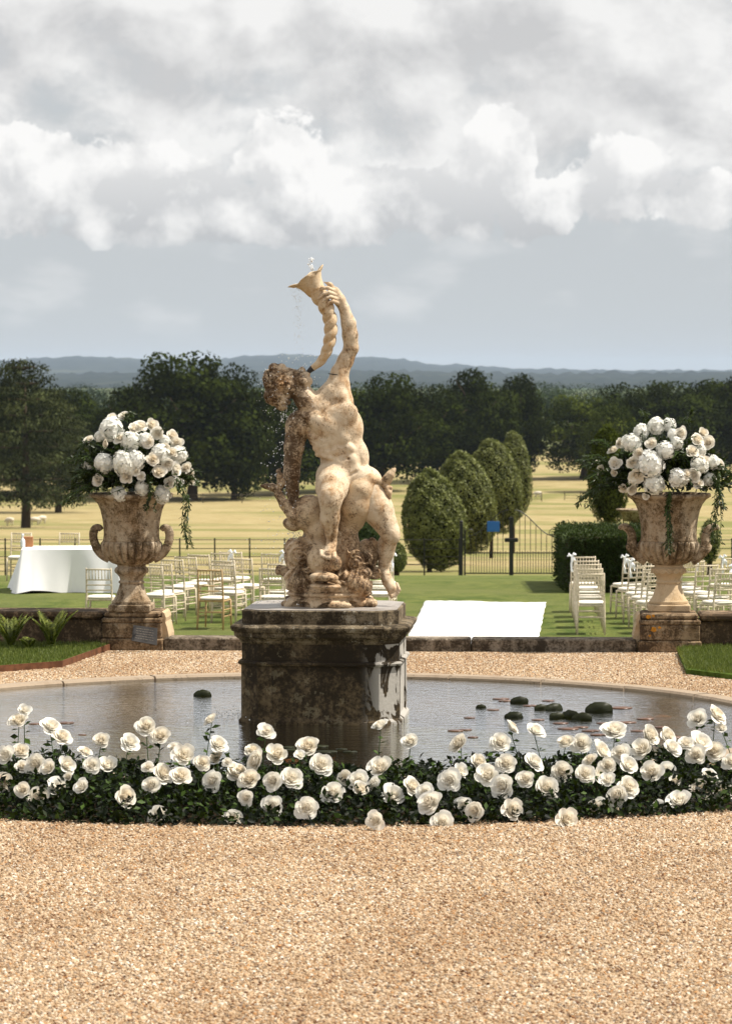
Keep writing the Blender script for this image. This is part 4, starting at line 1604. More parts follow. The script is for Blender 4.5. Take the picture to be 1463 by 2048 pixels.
def arrangement(cx, cy, hyd, roses, label, vines, sprays, rad):
    base = at(cx, 1002, UY)
    root = thing('flower_arrangement', label, 'flowers', base, 0, 'white flower arrangements in the urns')
    RX, RZ = rad

    def place(x, y, bring=0.0):
        dx, dy = (x - cx) / RX, (y - cy) / RZ
        k = math.sqrt(max(0.02, 1 - min(0.98, dx * dx + dy * dy)))
        Y = UY - 0.46 * k - bring
        p = at(x, y, Y) - base
        return p, Vector((dx * 0.6, -1.15 * k - 0.55, -dy * 0.5 + 0.25)).normalized()
    for i, (x, y, r) in enumerate(hyd):
        p, d = place(x, y)
        o = link('hydrangea', HYD[i % 3], None, root, p)
        s = r / US * 0.92
        o.scale = (s * random.uniform(0.92, 1.1), s * random.uniform(0.92, 1.1), s * random.uniform(0.72, 0.95))
        o.rotation_euler = (d + Vector((random.gauss(0, .2), 0, random.gauss(0, .2)))).to_track_quat('Z', 'Y').to_euler()
    for i, (x, y, r) in enumerate(roses):
        p, d = place(x, y, 0.04)
        o = link('rose', ROSES[i % 5], None, root, p)
        s = r / US * 1.04
        o.scale = (s, s, s)
        o.rotation_euler = (d + Vector((random.gauss(0, .35), 0, random.gauss(0, .35)))).to_track_quat('Z', 'Y').to_euler()
    # greenery filling the dome
    n = 4200
    d = rand_dirs(n)
    d[:, 2] = np.abs(d[:, 2]) * 1.0 - 0.16
    rr = rng.uniform(0.25, 1.12, n) ** 0.6
    ctr = at(cx, cy + 25, UY) - base
    P = np.array(ctr) + d * rr[:, None] * np.array([RX / US * 1.0, 0.42, RZ * 1.0 / US])
    leaf_cloud('foliage', P, d + rng.normal(size=(n, 3)) * 0.6, rand_dirs(n), rng.uniform(0.045, 0.10, n), 0.42, 0.08, tint=rng.random(n) ** 2.5, mat=G['bouquet_leaf'], parent=root)
    for q in range(26):                                        # short sprigs poking out between the blooms
        w = random.uniform(0, 2 * math.pi)
        rr_ = random.uniform(0.3, 0.95)
        x, y = cx + RX * rr_ * math.cos(w), cy - 8 + RZ * 0.85 * rr_ * math.sin(w)
        a, d3 = place(x, y, -0.08)
        b = a + (d3 + Vector((random.gauss(0, 0.5), 0, random.gauss(0.1, 0.5)))) * random.uniform(0.13, 0.22)
        vine_path([a, (a + b) / 2 + Vector((0, 0, 0.01)), b], root, 12, 0.05, 'leafy_sprig')
    for (x0, y0, x1, y1, k) in sprays:                        # sprigs reaching out sideways
        a, _ = place(x0, y0)
        for q in range(k):
            b = at(x1 + random.gauss(0, 9), y1 + random.gauss(0, 9), UY - 0.2 + random.gauss(0, 0.12)) - base
            mid = (a + b) / 2 + Vector((0, 0, 0.05))
            vine_path([a, mid, b], root, 30, 0.062, 'leafy_sprig')
    for pts, k in vines:
        for q in range(k):
            j = [random.gauss(0, 7) for _ in range(len(pts))]
            vine_path([at(x + (j[0] * 0.6 + j[i]) * (0.3 + 0.5 * i / len(pts)), y + random.gauss(0, 3), UY - 0.42 + random.gauss(0, 0.03)) - base for i, (x, y) in enumerate(pts)], root, 46, 0.05)


arrangement(270, 930,
            [(223, 858, 24), (262, 882, 22), (290, 880, 17), (207, 926, 20), (250, 926, 27), (270, 920, 20), (321, 907, 19), (357, 908, 19), (238, 988, 17), (284, 975, 16), (325, 988, 18), (176, 930, 13), (200, 872, 12), (330, 880, 11)],
            [(249, 832, 11), (224, 834, 9), (281, 853, 14), (303, 850, 12), (315, 867, 13), (297, 884, 12), (178, 880, 11), (345, 872, 12), (353, 886, 12), (344, 906, 11), (306, 918, 13),
             (335, 928, 13), (352, 938, 14), (318, 945, 13), (254, 954, 13), (273, 943, 9), (197, 960, 12), (340, 966, 11), (356, 965, 10), (372, 936, 11), (380, 946, 10), (383, 961, 9),
             (240, 877, 12), (268, 858, 11), (283, 953, 8), (212, 888, 9), (330, 896, 10)],
            'mound of white roses and hydrangeas spilling over the left-hand urn',
            [([(352, 955), (372, 1000), (368, 1050), (378, 1095)], 5), ([(296, 950), (302, 985), (292, 1015)], 3)],
            [(190, 930, 145, 915, 6), (200, 975, 132, 1000, 7), (190, 950, 155, 955, 5), (185, 880, 160, 905, 3), (372, 960, 392, 955, 4), (250, 840, 262, 832, 3)], (112, 98))
arrangement(1335, 935,
            [(1311, 852, 19), (1337, 849, 15), (1262, 886, 21), (1281, 864, 17), (1300, 927, 27), (1329, 900, 19), (1307, 968, 22), (1356, 955, 20), (1398, 930, 19), (1268, 957, 14), (1352, 886, 15), (1425, 925, 15), (1418, 960, 14), (1345, 870, 13), (1400, 900, 12)],
            [(1302, 887, 12), (1238, 886, 10), (1225, 900, 11), (1229, 927, 12), (1264, 925, 12), (1277, 907, 11), (1272, 950, 15), (1360, 868, 14), (1404, 866, 10), (1393, 880, 13), (1415, 885, 14),
             (1383, 903, 13), (1200, 940, 10), (1227, 946, 7), (1245, 977, 9), (1263, 979, 10), (1386, 950, 14), (1395, 967, 11), (1290, 993, 7), (1437, 930, 11), (1196, 922, 6), (1372, 950, 11), (1350, 965, 9), (1405, 920, 10)],
            'mound of white roses and hydrangeas spilling over the right-hand urn',
            [([(1432, 945), (1436, 990), (1430, 1035), (1434, 1090)], 5), ([(1340, 985), (1334, 1020), (1340, 1060), (1336, 1105)], 6), ([(1425, 960), (1440, 985), (1445, 1015)], 3)],
            [(1225, 930, 1165, 925, 7), (1230, 970, 1160, 1005, 7), (1225, 950, 1180, 955, 6), (1225, 900, 1190, 890, 3), (1425, 940, 1452, 945, 4), (1290, 845, 1285, 828, 3), (1330, 900, 1345, 885, 4), (1375, 850, 1378, 838, 2)], (118, 98))

# ------------------------------------------------------------------ border of roses round the near side of the pool
RA = [(143, 237, 34), (108, 295, 52), (300, 330, 56), (365, 390, 50), (35, 500, 52), (120, 475, 44), (130, 565, 36), (210, 550, 56), (285, 575, 42), (390, 555, 50), (20, 655, 52), (135, 700, 42),
      (222, 752, 60), (345, 690, 60), (480, 685, 42), (500, 478, 40), (537, 558, 46), (592, 412, 44), (632, 560, 54), (760, 425, 54), (855, 330, 54), (940, 385, 52), (1232, 290, 42), (1075, 500, 60),
      (1278, 435, 52), (1265, 510, 42), (865, 570, 32), (955, 605, 56), (1060, 618, 54), (1185, 545, 42), (1243, 650, 56), (885, 675, 50), (737, 740, 60), (925, 852, 54), (1375, 595, 54),
      (1440, 750, 42), (1367, 875, 54), (400, 625, 27), (1020, 455, 36), (1330, 540, 26)]
RB = [(153, 360, 44), (75, 470, 42), (90, 535, 60), (215, 492, 56), (397, 447, 58), (470, 555, 60), (55, 640, 56), (190, 650, 52), (297, 635, 60), (0, 585, 36), (350, 500, 30), (30, 745, 36),
      (545, 720, 60), (190, 795, 54), (390, 808, 60), (615, 630, 42), (690, 650, 54), (705, 700, 42), (785, 670, 46), (817, 323, 42), (820, 572, 62), (893, 740, 62), (995, 417, 46), (1278, 430, 56),
      (1005, 680, 52), (1080, 715, 46), (1110, 778, 68), (1225, 648, 60), (1285, 595, 46), (790, 882, 48), (1180, 897, 60), (1305, 795, 46), (1370, 825, 52), (1395, 540, 46), (1435, 605, 52)]
RC = [(175, 335, 42), (310, 355, 50), (105, 425, 54), (140, 548, 54), (35, 615, 60), (305, 540, 54), (120, 680, 64), (255, 640, 46), (375, 690, 62), (175, 820, 60), (495, 875, 60),
      (465, 595, 56), (490, 420, 46), (580, 430, 54), (700, 475, 54), (630, 525, 36), (810, 490, 50), (775, 355, 66), (735, 560, 46), (600, 610, 52), (680, 625, 56), (735, 645, 42), (855, 560, 52),
      (855, 685, 60), (790, 740, 62), (670, 810, 54), (780, 820, 36), (980, 380, 56), (940, 465, 60), (1085, 385, 50), (1110, 455, 52), (990, 600, 56), (1075, 590, 52), (1130, 650, 36), (1030, 828, 54),
      (1155, 768, 62), (1190, 430, 42), (1280, 430, 62), (1355, 475, 56), (1260, 285, 52), (1375, 260, 56), (1400, 340, 30), (1325, 620, 46), (1275, 705, 62), (1405, 715, 62), (1250, 500, 52), (1455, 540, 46)]
ROSE_PX = [(0 + x / 2.926, 1340 + y / 2.926, d / 2.926) for x, y, d in RA] + [(480 + x / 2.926, 1340 + y / 2.926, d / 2.926) for x, y, d in RB] + \
          [(963 + x / 2.926, 1340 + y / 2.926, d / 2.926) for x, y, d in RC]


ORD = ['first', 'second', 'third', 'fourth', 'fifth', 'sixth', 'seventh', 'eighth', 'ninth', 'tenth', 'eleventh', 'twelfth', 'thirteenth', 'fourteenth', 'fifteenth', 'sixteenth']


def rose_labels():
    """every rose by its kind, its stretch of the border and its turn from the left"""
    out = {}
    groups = {}
    for i, (x, y, r) in enumerate(ROSE_PX):
        kind = 0 if y < 1478 else 1 if y < 1525 else 2 if y < 1566 else 3 if y < 1608 else 4
        sec = 0 if x < 230 else 1 if x < 490 else 2 if x < 810 else 3 if x < 1100 else 4
        groups.setdefault((kind, sec), []).append((x, i))
    kinds = ['tallest white rose on a bare stem', 'white rose rising above the leaves', 'white rose at leaf-top height', 'white rose deep among the leaves', 'low white rose near the gravel']
    secs = ['at the left end', 'left of the pedestal', 'in front of the pedestal', 'right of the pedestal', 'at the right end']
    for (k, q), lst in groups.items():
        lst.sort()
        for n, (_, i) in enumerate(lst):
            out[i] = (kinds[k] + ' ' + secs[q]) + ((', ' + ORD[n] + ' from left') if len(lst) > 1 else '')
    return out


def rose_border():
    labels = rose_labels()
    for i, (x, y, r) in enumerate(ROSE_PX):
        # nearer and lower towards the gravel, taller and farther towards the water
        t = max(0.0, min(1.0, (1655 - y) / 200 + random.uniform(-0.12, 0.12)))
        rad = 5.90 - 1.5 * t
        # distance along the ray that meets the ring of this radius
        Y = 18.5
        for _ in range(12):
            p = at(x, y, Y)
            u, v = to_g(p)
            v2 = -math.sqrt(max(0.2, rad * rad - u * u))
            Y += (v2 - v)
        p = at(x, y, Y)
        gz = 0.0
        low, tall = y > 1608, y < 1505
        lab = labels[i]
        base = Vector((p.x + random.gauss(0, 0.05), p.y + random.uniform(0.0, 0.10) if not low else p.y + 0.12, 0.0))
        root = thing('white_rose', lab, 'rose', base, 0, 'white roses planted round the pool')
        q = p - base
        s = r / (F / Y) * 1.12
        b = link('bloom', ROSES[random.choice((0, 1, 2, 4, 6, 0, 1, 4, 3, 5))], None, root, q)
        b.scale = (s, s, s * random.uniform(0.85, 1.05))
        if tall:
            d = Vector((random.gauss(0.1, 0.45), random.gauss(-0.75, 0.4), 0.9))
        elif low:
            d = Vector((random.gauss(0, 0.3), -1.0, random.uniform(0.15, 0.5)))
        else:
            d = Vector((random.gauss(0.05, 0.4), random.uniform(-1.3, -0.6), random.uniform(0.35, 0.8)))
        b.rotation_euler = d.normalized().to_track_quat('Z', random.choice('XY')).to_euler()
        end = q - d.normalized() * s * 0.3
        midp = Vector((end.x * 0.55, end.y * 0.55, end.z * 0.55)) + Vector((random.gauss(0, 0.012), 0, 0))
        MB().tube([(0, 0, -0.01), midp, end], [0.0032, 0.003, 0.0026], 5, False).obj('stem', G['stem'], root)
        if tall or random.random() < 0.5:
            k = random.randint(3, 6)
            P = np.array([tuple(midp.lerp(end, random.uniform(0.1, 0.85))) for _ in range(k)])
            D = rng.normal(size=(k, 3)) * np.array([1, 0.7, 0.3]) + np.array([0, -0.2, 0.15])
            leaf_cloud('leaves', P, D, rng.normal(size=(k, 3)) * 0.4 + np.array([0, -0.4, 1]), rng.uniform(0.04, 0.065, k), 0.62, 0.08, mat=G['rose_leaf'], parent=root)
    # leaf mass
    n = 34000
    w = rng.uniform(-0.72, 0.72, n)
    rad = rng.uniform(3.86, 5.74, n)
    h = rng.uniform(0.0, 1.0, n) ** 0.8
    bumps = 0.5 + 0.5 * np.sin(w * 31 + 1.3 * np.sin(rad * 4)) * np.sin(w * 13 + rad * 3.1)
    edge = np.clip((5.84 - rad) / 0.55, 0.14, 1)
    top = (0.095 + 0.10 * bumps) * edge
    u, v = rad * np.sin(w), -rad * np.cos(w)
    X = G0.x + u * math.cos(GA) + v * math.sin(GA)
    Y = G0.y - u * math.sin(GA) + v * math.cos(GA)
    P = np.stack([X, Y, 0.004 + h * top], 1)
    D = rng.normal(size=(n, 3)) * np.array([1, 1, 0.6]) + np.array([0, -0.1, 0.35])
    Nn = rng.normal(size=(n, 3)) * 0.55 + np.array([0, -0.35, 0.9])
    o = leaf_cloud('rose_foliage', P, D, Nn, rng.uniform(0.030, 0.062, n), 0.55, 0.10, tint=rng.random(n) ** 5 * (0.12 + 0.88 * h ** 1.5), mat=G['rose_leaf'])  # tint falls with height: shade among the low leaves put into the colour
    tag(o, 'dark green leaf mass of the rose border hugging the near pool edge', 'foliage', kind='stuff')
    V, Fc = [], []
    for k in range(61):
        ww = -0.8 + 1.6 * k / 60
        for r_ in (3.74, 5.68 + random.uniform(-0.05, 0.05)):
            V.append(gw(r_ * math.sin(ww), -r_ * math.cos(ww), 0.006))
    for k in range(60):
        Fc.append((2 * k, 2 * k + 2, 2 * k + 3, 2 * k + 1))
    tag(link('flower_bed_soil', np_mesh('flower_bed_soil', V, Fc), G['soil']), kind='structure')


rose_border()

# ------------------------------------------------------------------ ceremony chairs on the lawn


def make_chair(wood):
    root = link('ceremony_chair', None)
    root.empty_display_size = 0.1

    def tb(name, pts, r):
        return MB().tube(pts, r, 7).obj(name, G[wood], root, smooth=True)
    W = 0.195
    for s in (-1, 1):
        tb('back_leg', [(s * 0.205, -0.235, 0), (s * 0.20, -0.20, 0.25), (s * W, -0.19, 0.46), (s * (W - 0.004), -0.215, 0.70), (s * (W - 0.006), -0.25, 0.925)], [0.014, 0.017, 0.017, 0.015, 0.013])
        tb('front_leg', [(s * 0.205, 0.205, 0), (s * 0.20, 0.20, 0.2), (s * 0.195, 0.195, 0.44)], [0.012, 0.016, 0.016])
        tb('side_stretcher', [(s * 0.20, -0.21, 0.20), (s * 0.20, 0.20, 0.20)], 0.009)
        tb('side_stretcher', [(s * 0.20, -0.20, 0.30), (s * 0.20, 0.20, 0.30)], 0.009)

    def yb(z):
        return -0.19 - 0.06 * max(0, (z - 0.46)) / 0.46 - 0.004
    for z, r in ((0.905, 0.013), (0.745, 0.011), (0.665, 0.011), (0.585, 0.011)):
        tb('back_rail', [(-W, yb(z), z), (W, yb(z), z)], r)
    for k in range(7):
        x = -W + 2 * W * (k + 1) / 8
        tb('spindle', [(x, yb(0.745), 0.745), (x, yb(0.905), 0.905)], 0.0075)
    tb('stretcher', [(-0.2, 0.20, 0.24), (0.2, 0.20, 0.24)], 0.009)
    tb('stretcher', [(-0.2, -0.205, 0.26), (0.2, -0.205, 0.26)], 0.009)
    MB().box((0, 0, 0.435), (0.41, 0.405, 0.03), 0, 0.01).obj('seat_frame', G[wood], root)
    m = MB()
    prof = [(0.0, 0.452), (0.72, 0.450), (0.98, 0.456), (1.02, 0.470), (0.95, 0.488), (0.6, 0.497), (0.0, 0.499)]
    vs, fs = [], []
    n = 28
    for r_, z in prof[1:-1]:
        for k in range(n):
            w = 2 * math.pi * k / n
            cs, sn = math.cos(w), math.sin(w)
            q = (abs(cs) ** 5 + abs(sn) ** 5) ** (-1 / 5)
            vs.append((0.205 * r_ * cs * q, 0.205 * r_ * sn * q, z))
    k_ = len(prof) - 2
    for i in range(k_ - 1):
        for k in range(n):
            fs.append((i * n + k, i * n + (k + 1) % n, (i + 1) * n + (k + 1) % n, (i + 1) * n + k))
    fs.append(tuple(range(n)))
    fs.append(tuple((k_ - 1) * n + k for k in range(n)))
    m.add(vs, fs).obj('cushion', G['cushion'], root, smooth=True)
    return root


def make_ribbon(root, side):
    m = MB()
    x = 0.185 * side

    def strip(pts, w):
        vs, fs = [], []
        for i, p in enumerate(pts):
            ww = w * (0.75 + 0.25 * math.sin(i * 1.9))
            vs += [(p[0] - ww, p[1] + 0.012 * math.sin(i * 2.3), p[2]), (p[0] + ww, p[1] - 0.012 * math.sin(i * 2.3), p[2])]
            vs += [(p[0] - ww, p[1] + 0.006 + 0.012 * math.sin(i * 2.3), p[2]), (p[0] + ww, p[1] + 0.006 - 0.012 * math.sin(i * 2.3), p[2])]
        for i in range(len(pts) - 1):
            q = 4 * i
            fs += [(q, q + 1, q + 5, q + 4), (q + 2, q + 6, q + 7, q + 3), (q, q + 4, q + 6, q + 2), (q + 1, q + 3, q + 7, q + 5)]
        m.add(vs, fs)
    strip([(x, -0.27, 0.93), (x - 0.01 * side, -0.285, 0.87), (x + 0.012 * side, -0.28, 0.80), (x + 0.005 * side, -0.285, 0.72), (x - 0.01 * side, -0.28, 0.67)], 0.024)
    strip([(x - 0.02 * side, -0.27, 0.92), (x - 0.05 * side, -0.29, 0.86), (x - 0.065 * side, -0.285, 0.78)], 0.02)
    m.tube([(x - 0.07 * side, -0.265, 0.95), (x - 0.03 * side, -0.275, 0.965), (x, -0.27, 0.925), (x + 0.05 * side, -0.275, 0.955), (x + 0.07 * side, -0.27, 0.92)], [0.012, 0.026, 0.014, 0.026, 0.012], 8)
    m.obj('ribbon_bow', G['ribbon'], root)


def chairs():
    proto = {'limed_wood': make_chair('limed_wood'), 'gold_wood': make_chair('gold_wood')}
    used = set()

    def put(px, top, rz, label, wood='limed_wood', ribbon=0, group='ceremony chairs on the lawn', Y=None):
        """px = middle of the back, top = pixel row of the top rail; the chair stands on the lawn"""
        Y = Y or (CAMZ - LAWN - 0.92) * F / (top - HOR)
        o = proto[wood] if wood not in used else copy_tree(proto[wood])
        used.add(wood)
        X = (px - CX) / F * Y
        c = Vector((X, Y, lawn_z(Y)))
        o.location = (c.x - 0.22 * math.sin(rz), c.y + 0.22 * math.cos(rz), c.z)
        o.rotation_euler = (0, 0, rz)
        tag(o, label, 'chair', group)
        if ribbon:
            for q in [ch for ch in o.children if ch.name.startswith('ribbon')]:
                bpy.data.objects.remove(q)
            make_ribbon(o, ribbon)
        return o
    rows = ['nearest', 'second', 'middle', 'fourth', 'farthest']
    base = 'limewashed chair with ivory cushion'
    # right of the aisle
    for i, (px, top) in enumerate(((1182, 1147), (1179, 1137), (1176, 1128), (1172, 1121), (1166, 1113))):
        put(px, top, R(-2), f'{base}, {rows[i]} in the file beside the carpet\'s right edge', ribbon=(-1 if i == 4 else 0))
    for i, (px, top) in enumerate(((1318, 1146), (1307, 1138), (1295, 1131), (1279, 1123), (1267, 1115))):
        put(px, top, R(22), f'{base}, {rows[i]} in the file left of the right urn\'s foot', ribbon=(-1 if i > 2 else 0))
    for i, (px, top) in enumerate(((1452, 1146), (1441, 1137), (1412, 1130), (1385, 1122), (1372, 1114))):
        put(px, top, R(24), f'{base}, {rows[i]} in the file right of the right urn\'s foot', ribbon=(1 if i in (1, 4) else 0))
    put(1462, 1116, R(24), f'{base} at the right picture edge, behind the others there', ribbon=-1)
    # left of the aisle, seen past the urn and the statue
    put(420, 1139, R(-14), 'golden brown chair with ivory cushion, nearest in the group left of the statue', 'gold_wood')
    put(447, 1129, R(-20), f'{base} directly behind the golden brown chair', )
    put(483, 1117, R(-24), f'{base} left of the statue, seat turned most to the right')
    put(447, 1121, R(-20), f'{base}, second behind the golden brown chair')
    put(445, 1106, R(-18), f'{base}, farthest behind the golden brown chair, bow on top', ribbon=1)
    put(462, 1104, R(-18), f'{base}, rearmost beside the chair with a bow')
    put(303, 1133, R(-24), f'{base}, nearest one partly hidden by the left urn\'s foot')
    put(322, 1128, R(-24), f'{base}, second one beside the left urn\'s foot')
    put(345, 1119, R(-24), f'{base}, third in the row leading right from the left urn')
    put(372, 1114, R(-24), f'{base}, fourth in the row leading right from the left urn')
    put(398, 1109, R(-24), f'{base}, last in the row leading right from the left urn')
    put(544, 1137, R(-8), f'{base}, nearest of those tucked against the statue\'s left side')
    put(560, 1128, R(-8), f'{base}, second of those tucked against the statue\'s left side')
    put(546, 1107, R(-8), f'{base} with a bow, farthest at the statue\'s left side', ribbon=1)
    put(588, 1118, R(-8), f'{base} mostly hidden behind the statue')
    put(752, 1131, R(-6), f'{base}, nearest of those right of the statue\'s rock')
    put(757, 1121, R(-6), f'{base}, middle of those right of the statue\'s rock')
    put(762, 1112, R(-6), f'{base} with a bow right of the statue\'s rock', ribbon=1)
    # by the table
    put(197, 1137, R(-4), f'{base} standing alone in front of the white table')
    put(138, 1074, R(172), f'{base} behind the right half of the white table', Y=61.2)
    put(88 - 46, 1076, R(176), f'{base} behind the wooden box on the table', Y=61.0)


chairs()


def carpet():
    z = LAWN + 0.012
    a, b = onz(850, 1203.5, z), onz(1091, 1206.5, z)
    c, d = onz(1077, 1273, z), onz(815, 1273, z)
    # carry the strip on towards the steps
    ex = 0.8
    c2, d2 = c + (c - b) * ex, d + (d - a) * ex
    V, Fc = [], []
    n, mrows = 24, 40
    for j in range(mrows + 1):
        t = j / mrows
        for i in range(n + 1):
            s = i / n
            p = a.lerp(b, s).lerp(d2.lerp(c2, s), t)
            e = 0.026 * (random.random() - 0.5) if i in (0, n) or j == 0 else 0
            V.append((p.x + e, p.y + e * 3, z + 0.010 + 0.010 * math.sin(j * 1.1 + i * 0.25 + 0.7 * math.sin(i * 0.6)) * (0.2 + 0.8 * random.random())))
    for j in range(mrows):
        for i in range(n):
            q = j * (n + 1) + i
            Fc.append((q, q + 1, q + n + 2, q + n + 1))
    o = link('aisle_carpet', np_mesh('aisle_carpet', V, Fc, True), G['carpet'])
    md = o.modifiers.new('thickness', 'SOLIDIFY')
    md.thickness = 0.006
    md.offset = -1
    tag(o, 'bright white aisle carpet laid on the lawn between the chairs', 'carpet')
    p = onz(340, 1243, LAWN)
    m = MB()
    m.lathe([(0.05, 0.004), (0.068, 0.006), (0.07, 0.012), (0.05, 0.016)], 16)
    pp = m.obj('paper_plate', G['paper'], None, (p.x, p.y, LAWN))
    tag(pp, 'small white paper disc lying on the grass right of the left urn', 'paper')


carpet()


def table():
    Y0 = 57.0
    L, W, H = 2.9, 0.95, 0.755
    rz = R(4)
    crn = onz(44, 1186, LAWN)                                   # near left corner of the long front
    ux = Vector((math.cos(rz), math.sin(rz), 0))
    uy = Vector((-math.sin(rz), math.cos(rz), 0))
    LEN = 1.70
    c = crn + ux * (LEN / 2) + uy * 0.6
    root = thing('dining_table', 'long table under a floor-length white cloth on the lawn at the left', 'table', (c.x, c.y, LAWN), rz)
    hx, hy = LEN / 2, 0.60
    for sx in (-1, 1):
        for sy in (-1, 1):
            MB().box((sx * (hx - 0.12), sy * (hy - 0.12), 0.36), (0.05, 0.05, 0.72)).obj('leg', G['gold_wood'], root)
    MB().box((0, 0, 0.735), (2 * hx - 0.02, 2 * hy - 0.02, 0.03)).obj('tabletop', G['gold_wood'], root)
    # cloth: a closed skirt with folds that deepen towards the ground
    per = []
    n = 200
    tot = 4 * (hx + hy)
    for i in range(n):
        s = tot * i / n
        if s < 2 * hx:
            p, nn, q = (-hx + s, -hy), (0, -1), s / (2 * hx)
        elif s < 2 * hx + 2 * hy:
            p, nn, q = (hx, -hy + (s - 2 * hx)), (1, 0), (s - 2 * hx) / (2 * hy)
        elif s < 4 * hx + 2 * hy:
            p, nn, q = (hx - (s - 2 * hx - 2 * hy), hy), (0, 1), (s - 2 * hx - 2 * hy) / (2 * hx)
        else:
            p, nn, q = (-hx, hy - (s - 4 * hx - 2 * hy)), (-1, 0), (s - 4 * hx - 2 * hy) / (2 * hy)
        per.append((p, nn, q, s))
    V, Fc = [], []
    K = 14
    for k in range(K + 1):
        t = k / K
        for (p, nn, q, s) in per:
            fold = 0.10 * math.sin(s * 4.4 + 1.1 * math.sin(s * 2.1)) + 0.035 * math.sin(s * 10.3 + 1.0)
            cor = max(0, 1 - min(q, 1 - q) / 0.10)
            o = 0.006 + t * (0.11 + fold + 0.15 * cor)
            zz = (H + 0.012) * (1 - t) + 0.006 + 0.05 * t * max(0, math.sin(s * 3.1 + 1.0)) * (1 - cor)
            cx = math.copysign(1, p[0]) * 0.10 * cor * t if abs(nn[1]) else 0
            cy = math.copysign(1, p[1]) * 0.10 * cor * t if abs(nn[0]) else 0
            V.append((p[0] + nn[0] * o + cx, p[1] + nn[1] * o + cy, zz))
    for k in range(K):
        for i in range(n):
            j = (i + 1) % n
            Fc.append((k * n + i, k * n + j, (k + 1) * n + j, (k + 1) * n + i))
    m = MB()
    m.add(V, Fc)
    m.add([V[i] for i in range(n)], [tuple(range(n))])
    cl = m.obj('tablecloth', G['linen'], None, (c.x, c.y, LAWN), smooth=True)
    cl.rotation_euler = (0, 0, rz)
    tag(cl, 'white floor-length cloth draped in folds over the table at the left', 'tablecloth')
    ht = LAWN + H + 0.02
    # a wooden box, a bottle and a glass on it
    p = at(56, 1093, 57.6)
    b = thing('wooden_box', 'small brown wooden box standing on the white table', 'box', (p.x, p.y, ht), rz)
    MB().box((0, 0, 0.085), (0.19, 0.14, 0.165), 0, 0.006).obj('box_body', G['box_wood'], b)
    MB().box((0, 0, 0.176), (0.20, 0.15, 0.014), 0, 0.003).obj('lid', G['box_wood'], b)
    p = at(46, 1093, 57.4)
    bt = thing('glass_bottle', 'clear bottle with a pale stopper beside the wooden box', 'bottle', (p.x, p.y, ht))
    MB().lathe([(0.035, 0.0), (0.042, 0.01), (0.042, 0.12), (0.03, 0.15), (0.014, 0.17), (0.013, 0.20), (0.017, 0.205)], 16).obj('bottle_body', G['glass_white'], bt, smooth=True)
    MB().lathe([(0.016, 0.205), (0.026, 0.22), (0.024, 0.24), (0.008, 0.25)], 12).obj('stopper', G['glass_white'], bt, smooth=True)


table()

# ------------------------------------------------------------------ estate fence and gate
FY = 97.8


def fence(px0, px1, label):
    x0, x1 = (px0 - CX) / F * FY, (px1 - CX) / F * FY
    z = lawn_z(FY)
    root = thing('estate_fence', label, 'fence', ((x0 + x1) / 2, FY, z), 0, 'black estate railings')
    hw = (x1 - x0) / 2
    n = max(1, round((x1 - x0) / 1.10))
    post = MB().box((0, 0, 0.56), (0.045, 0.03, 1.22), 0, 0.004).mesh('post')
    for i in range(n + 1):
        link('post', post, G['black_iron'], root, (-hw + 2 * hw * i / n, 0, 0))
    rail = MB().tube([(-hw, 0, 0), (hw, 0, 0)], 0.012, 6).mesh('rail')
    for h in (1.12, 0.85, 0.60, 0.37, 0.16):
        link('rail', rail, G['black_iron'], root, (0, 0, h))


fence(-60, 918, 'black five-bar estate railing behind the chairs, left of the gate')
fence(1130, 1530, 'black five-bar estate railing right of the gate behind the urn')


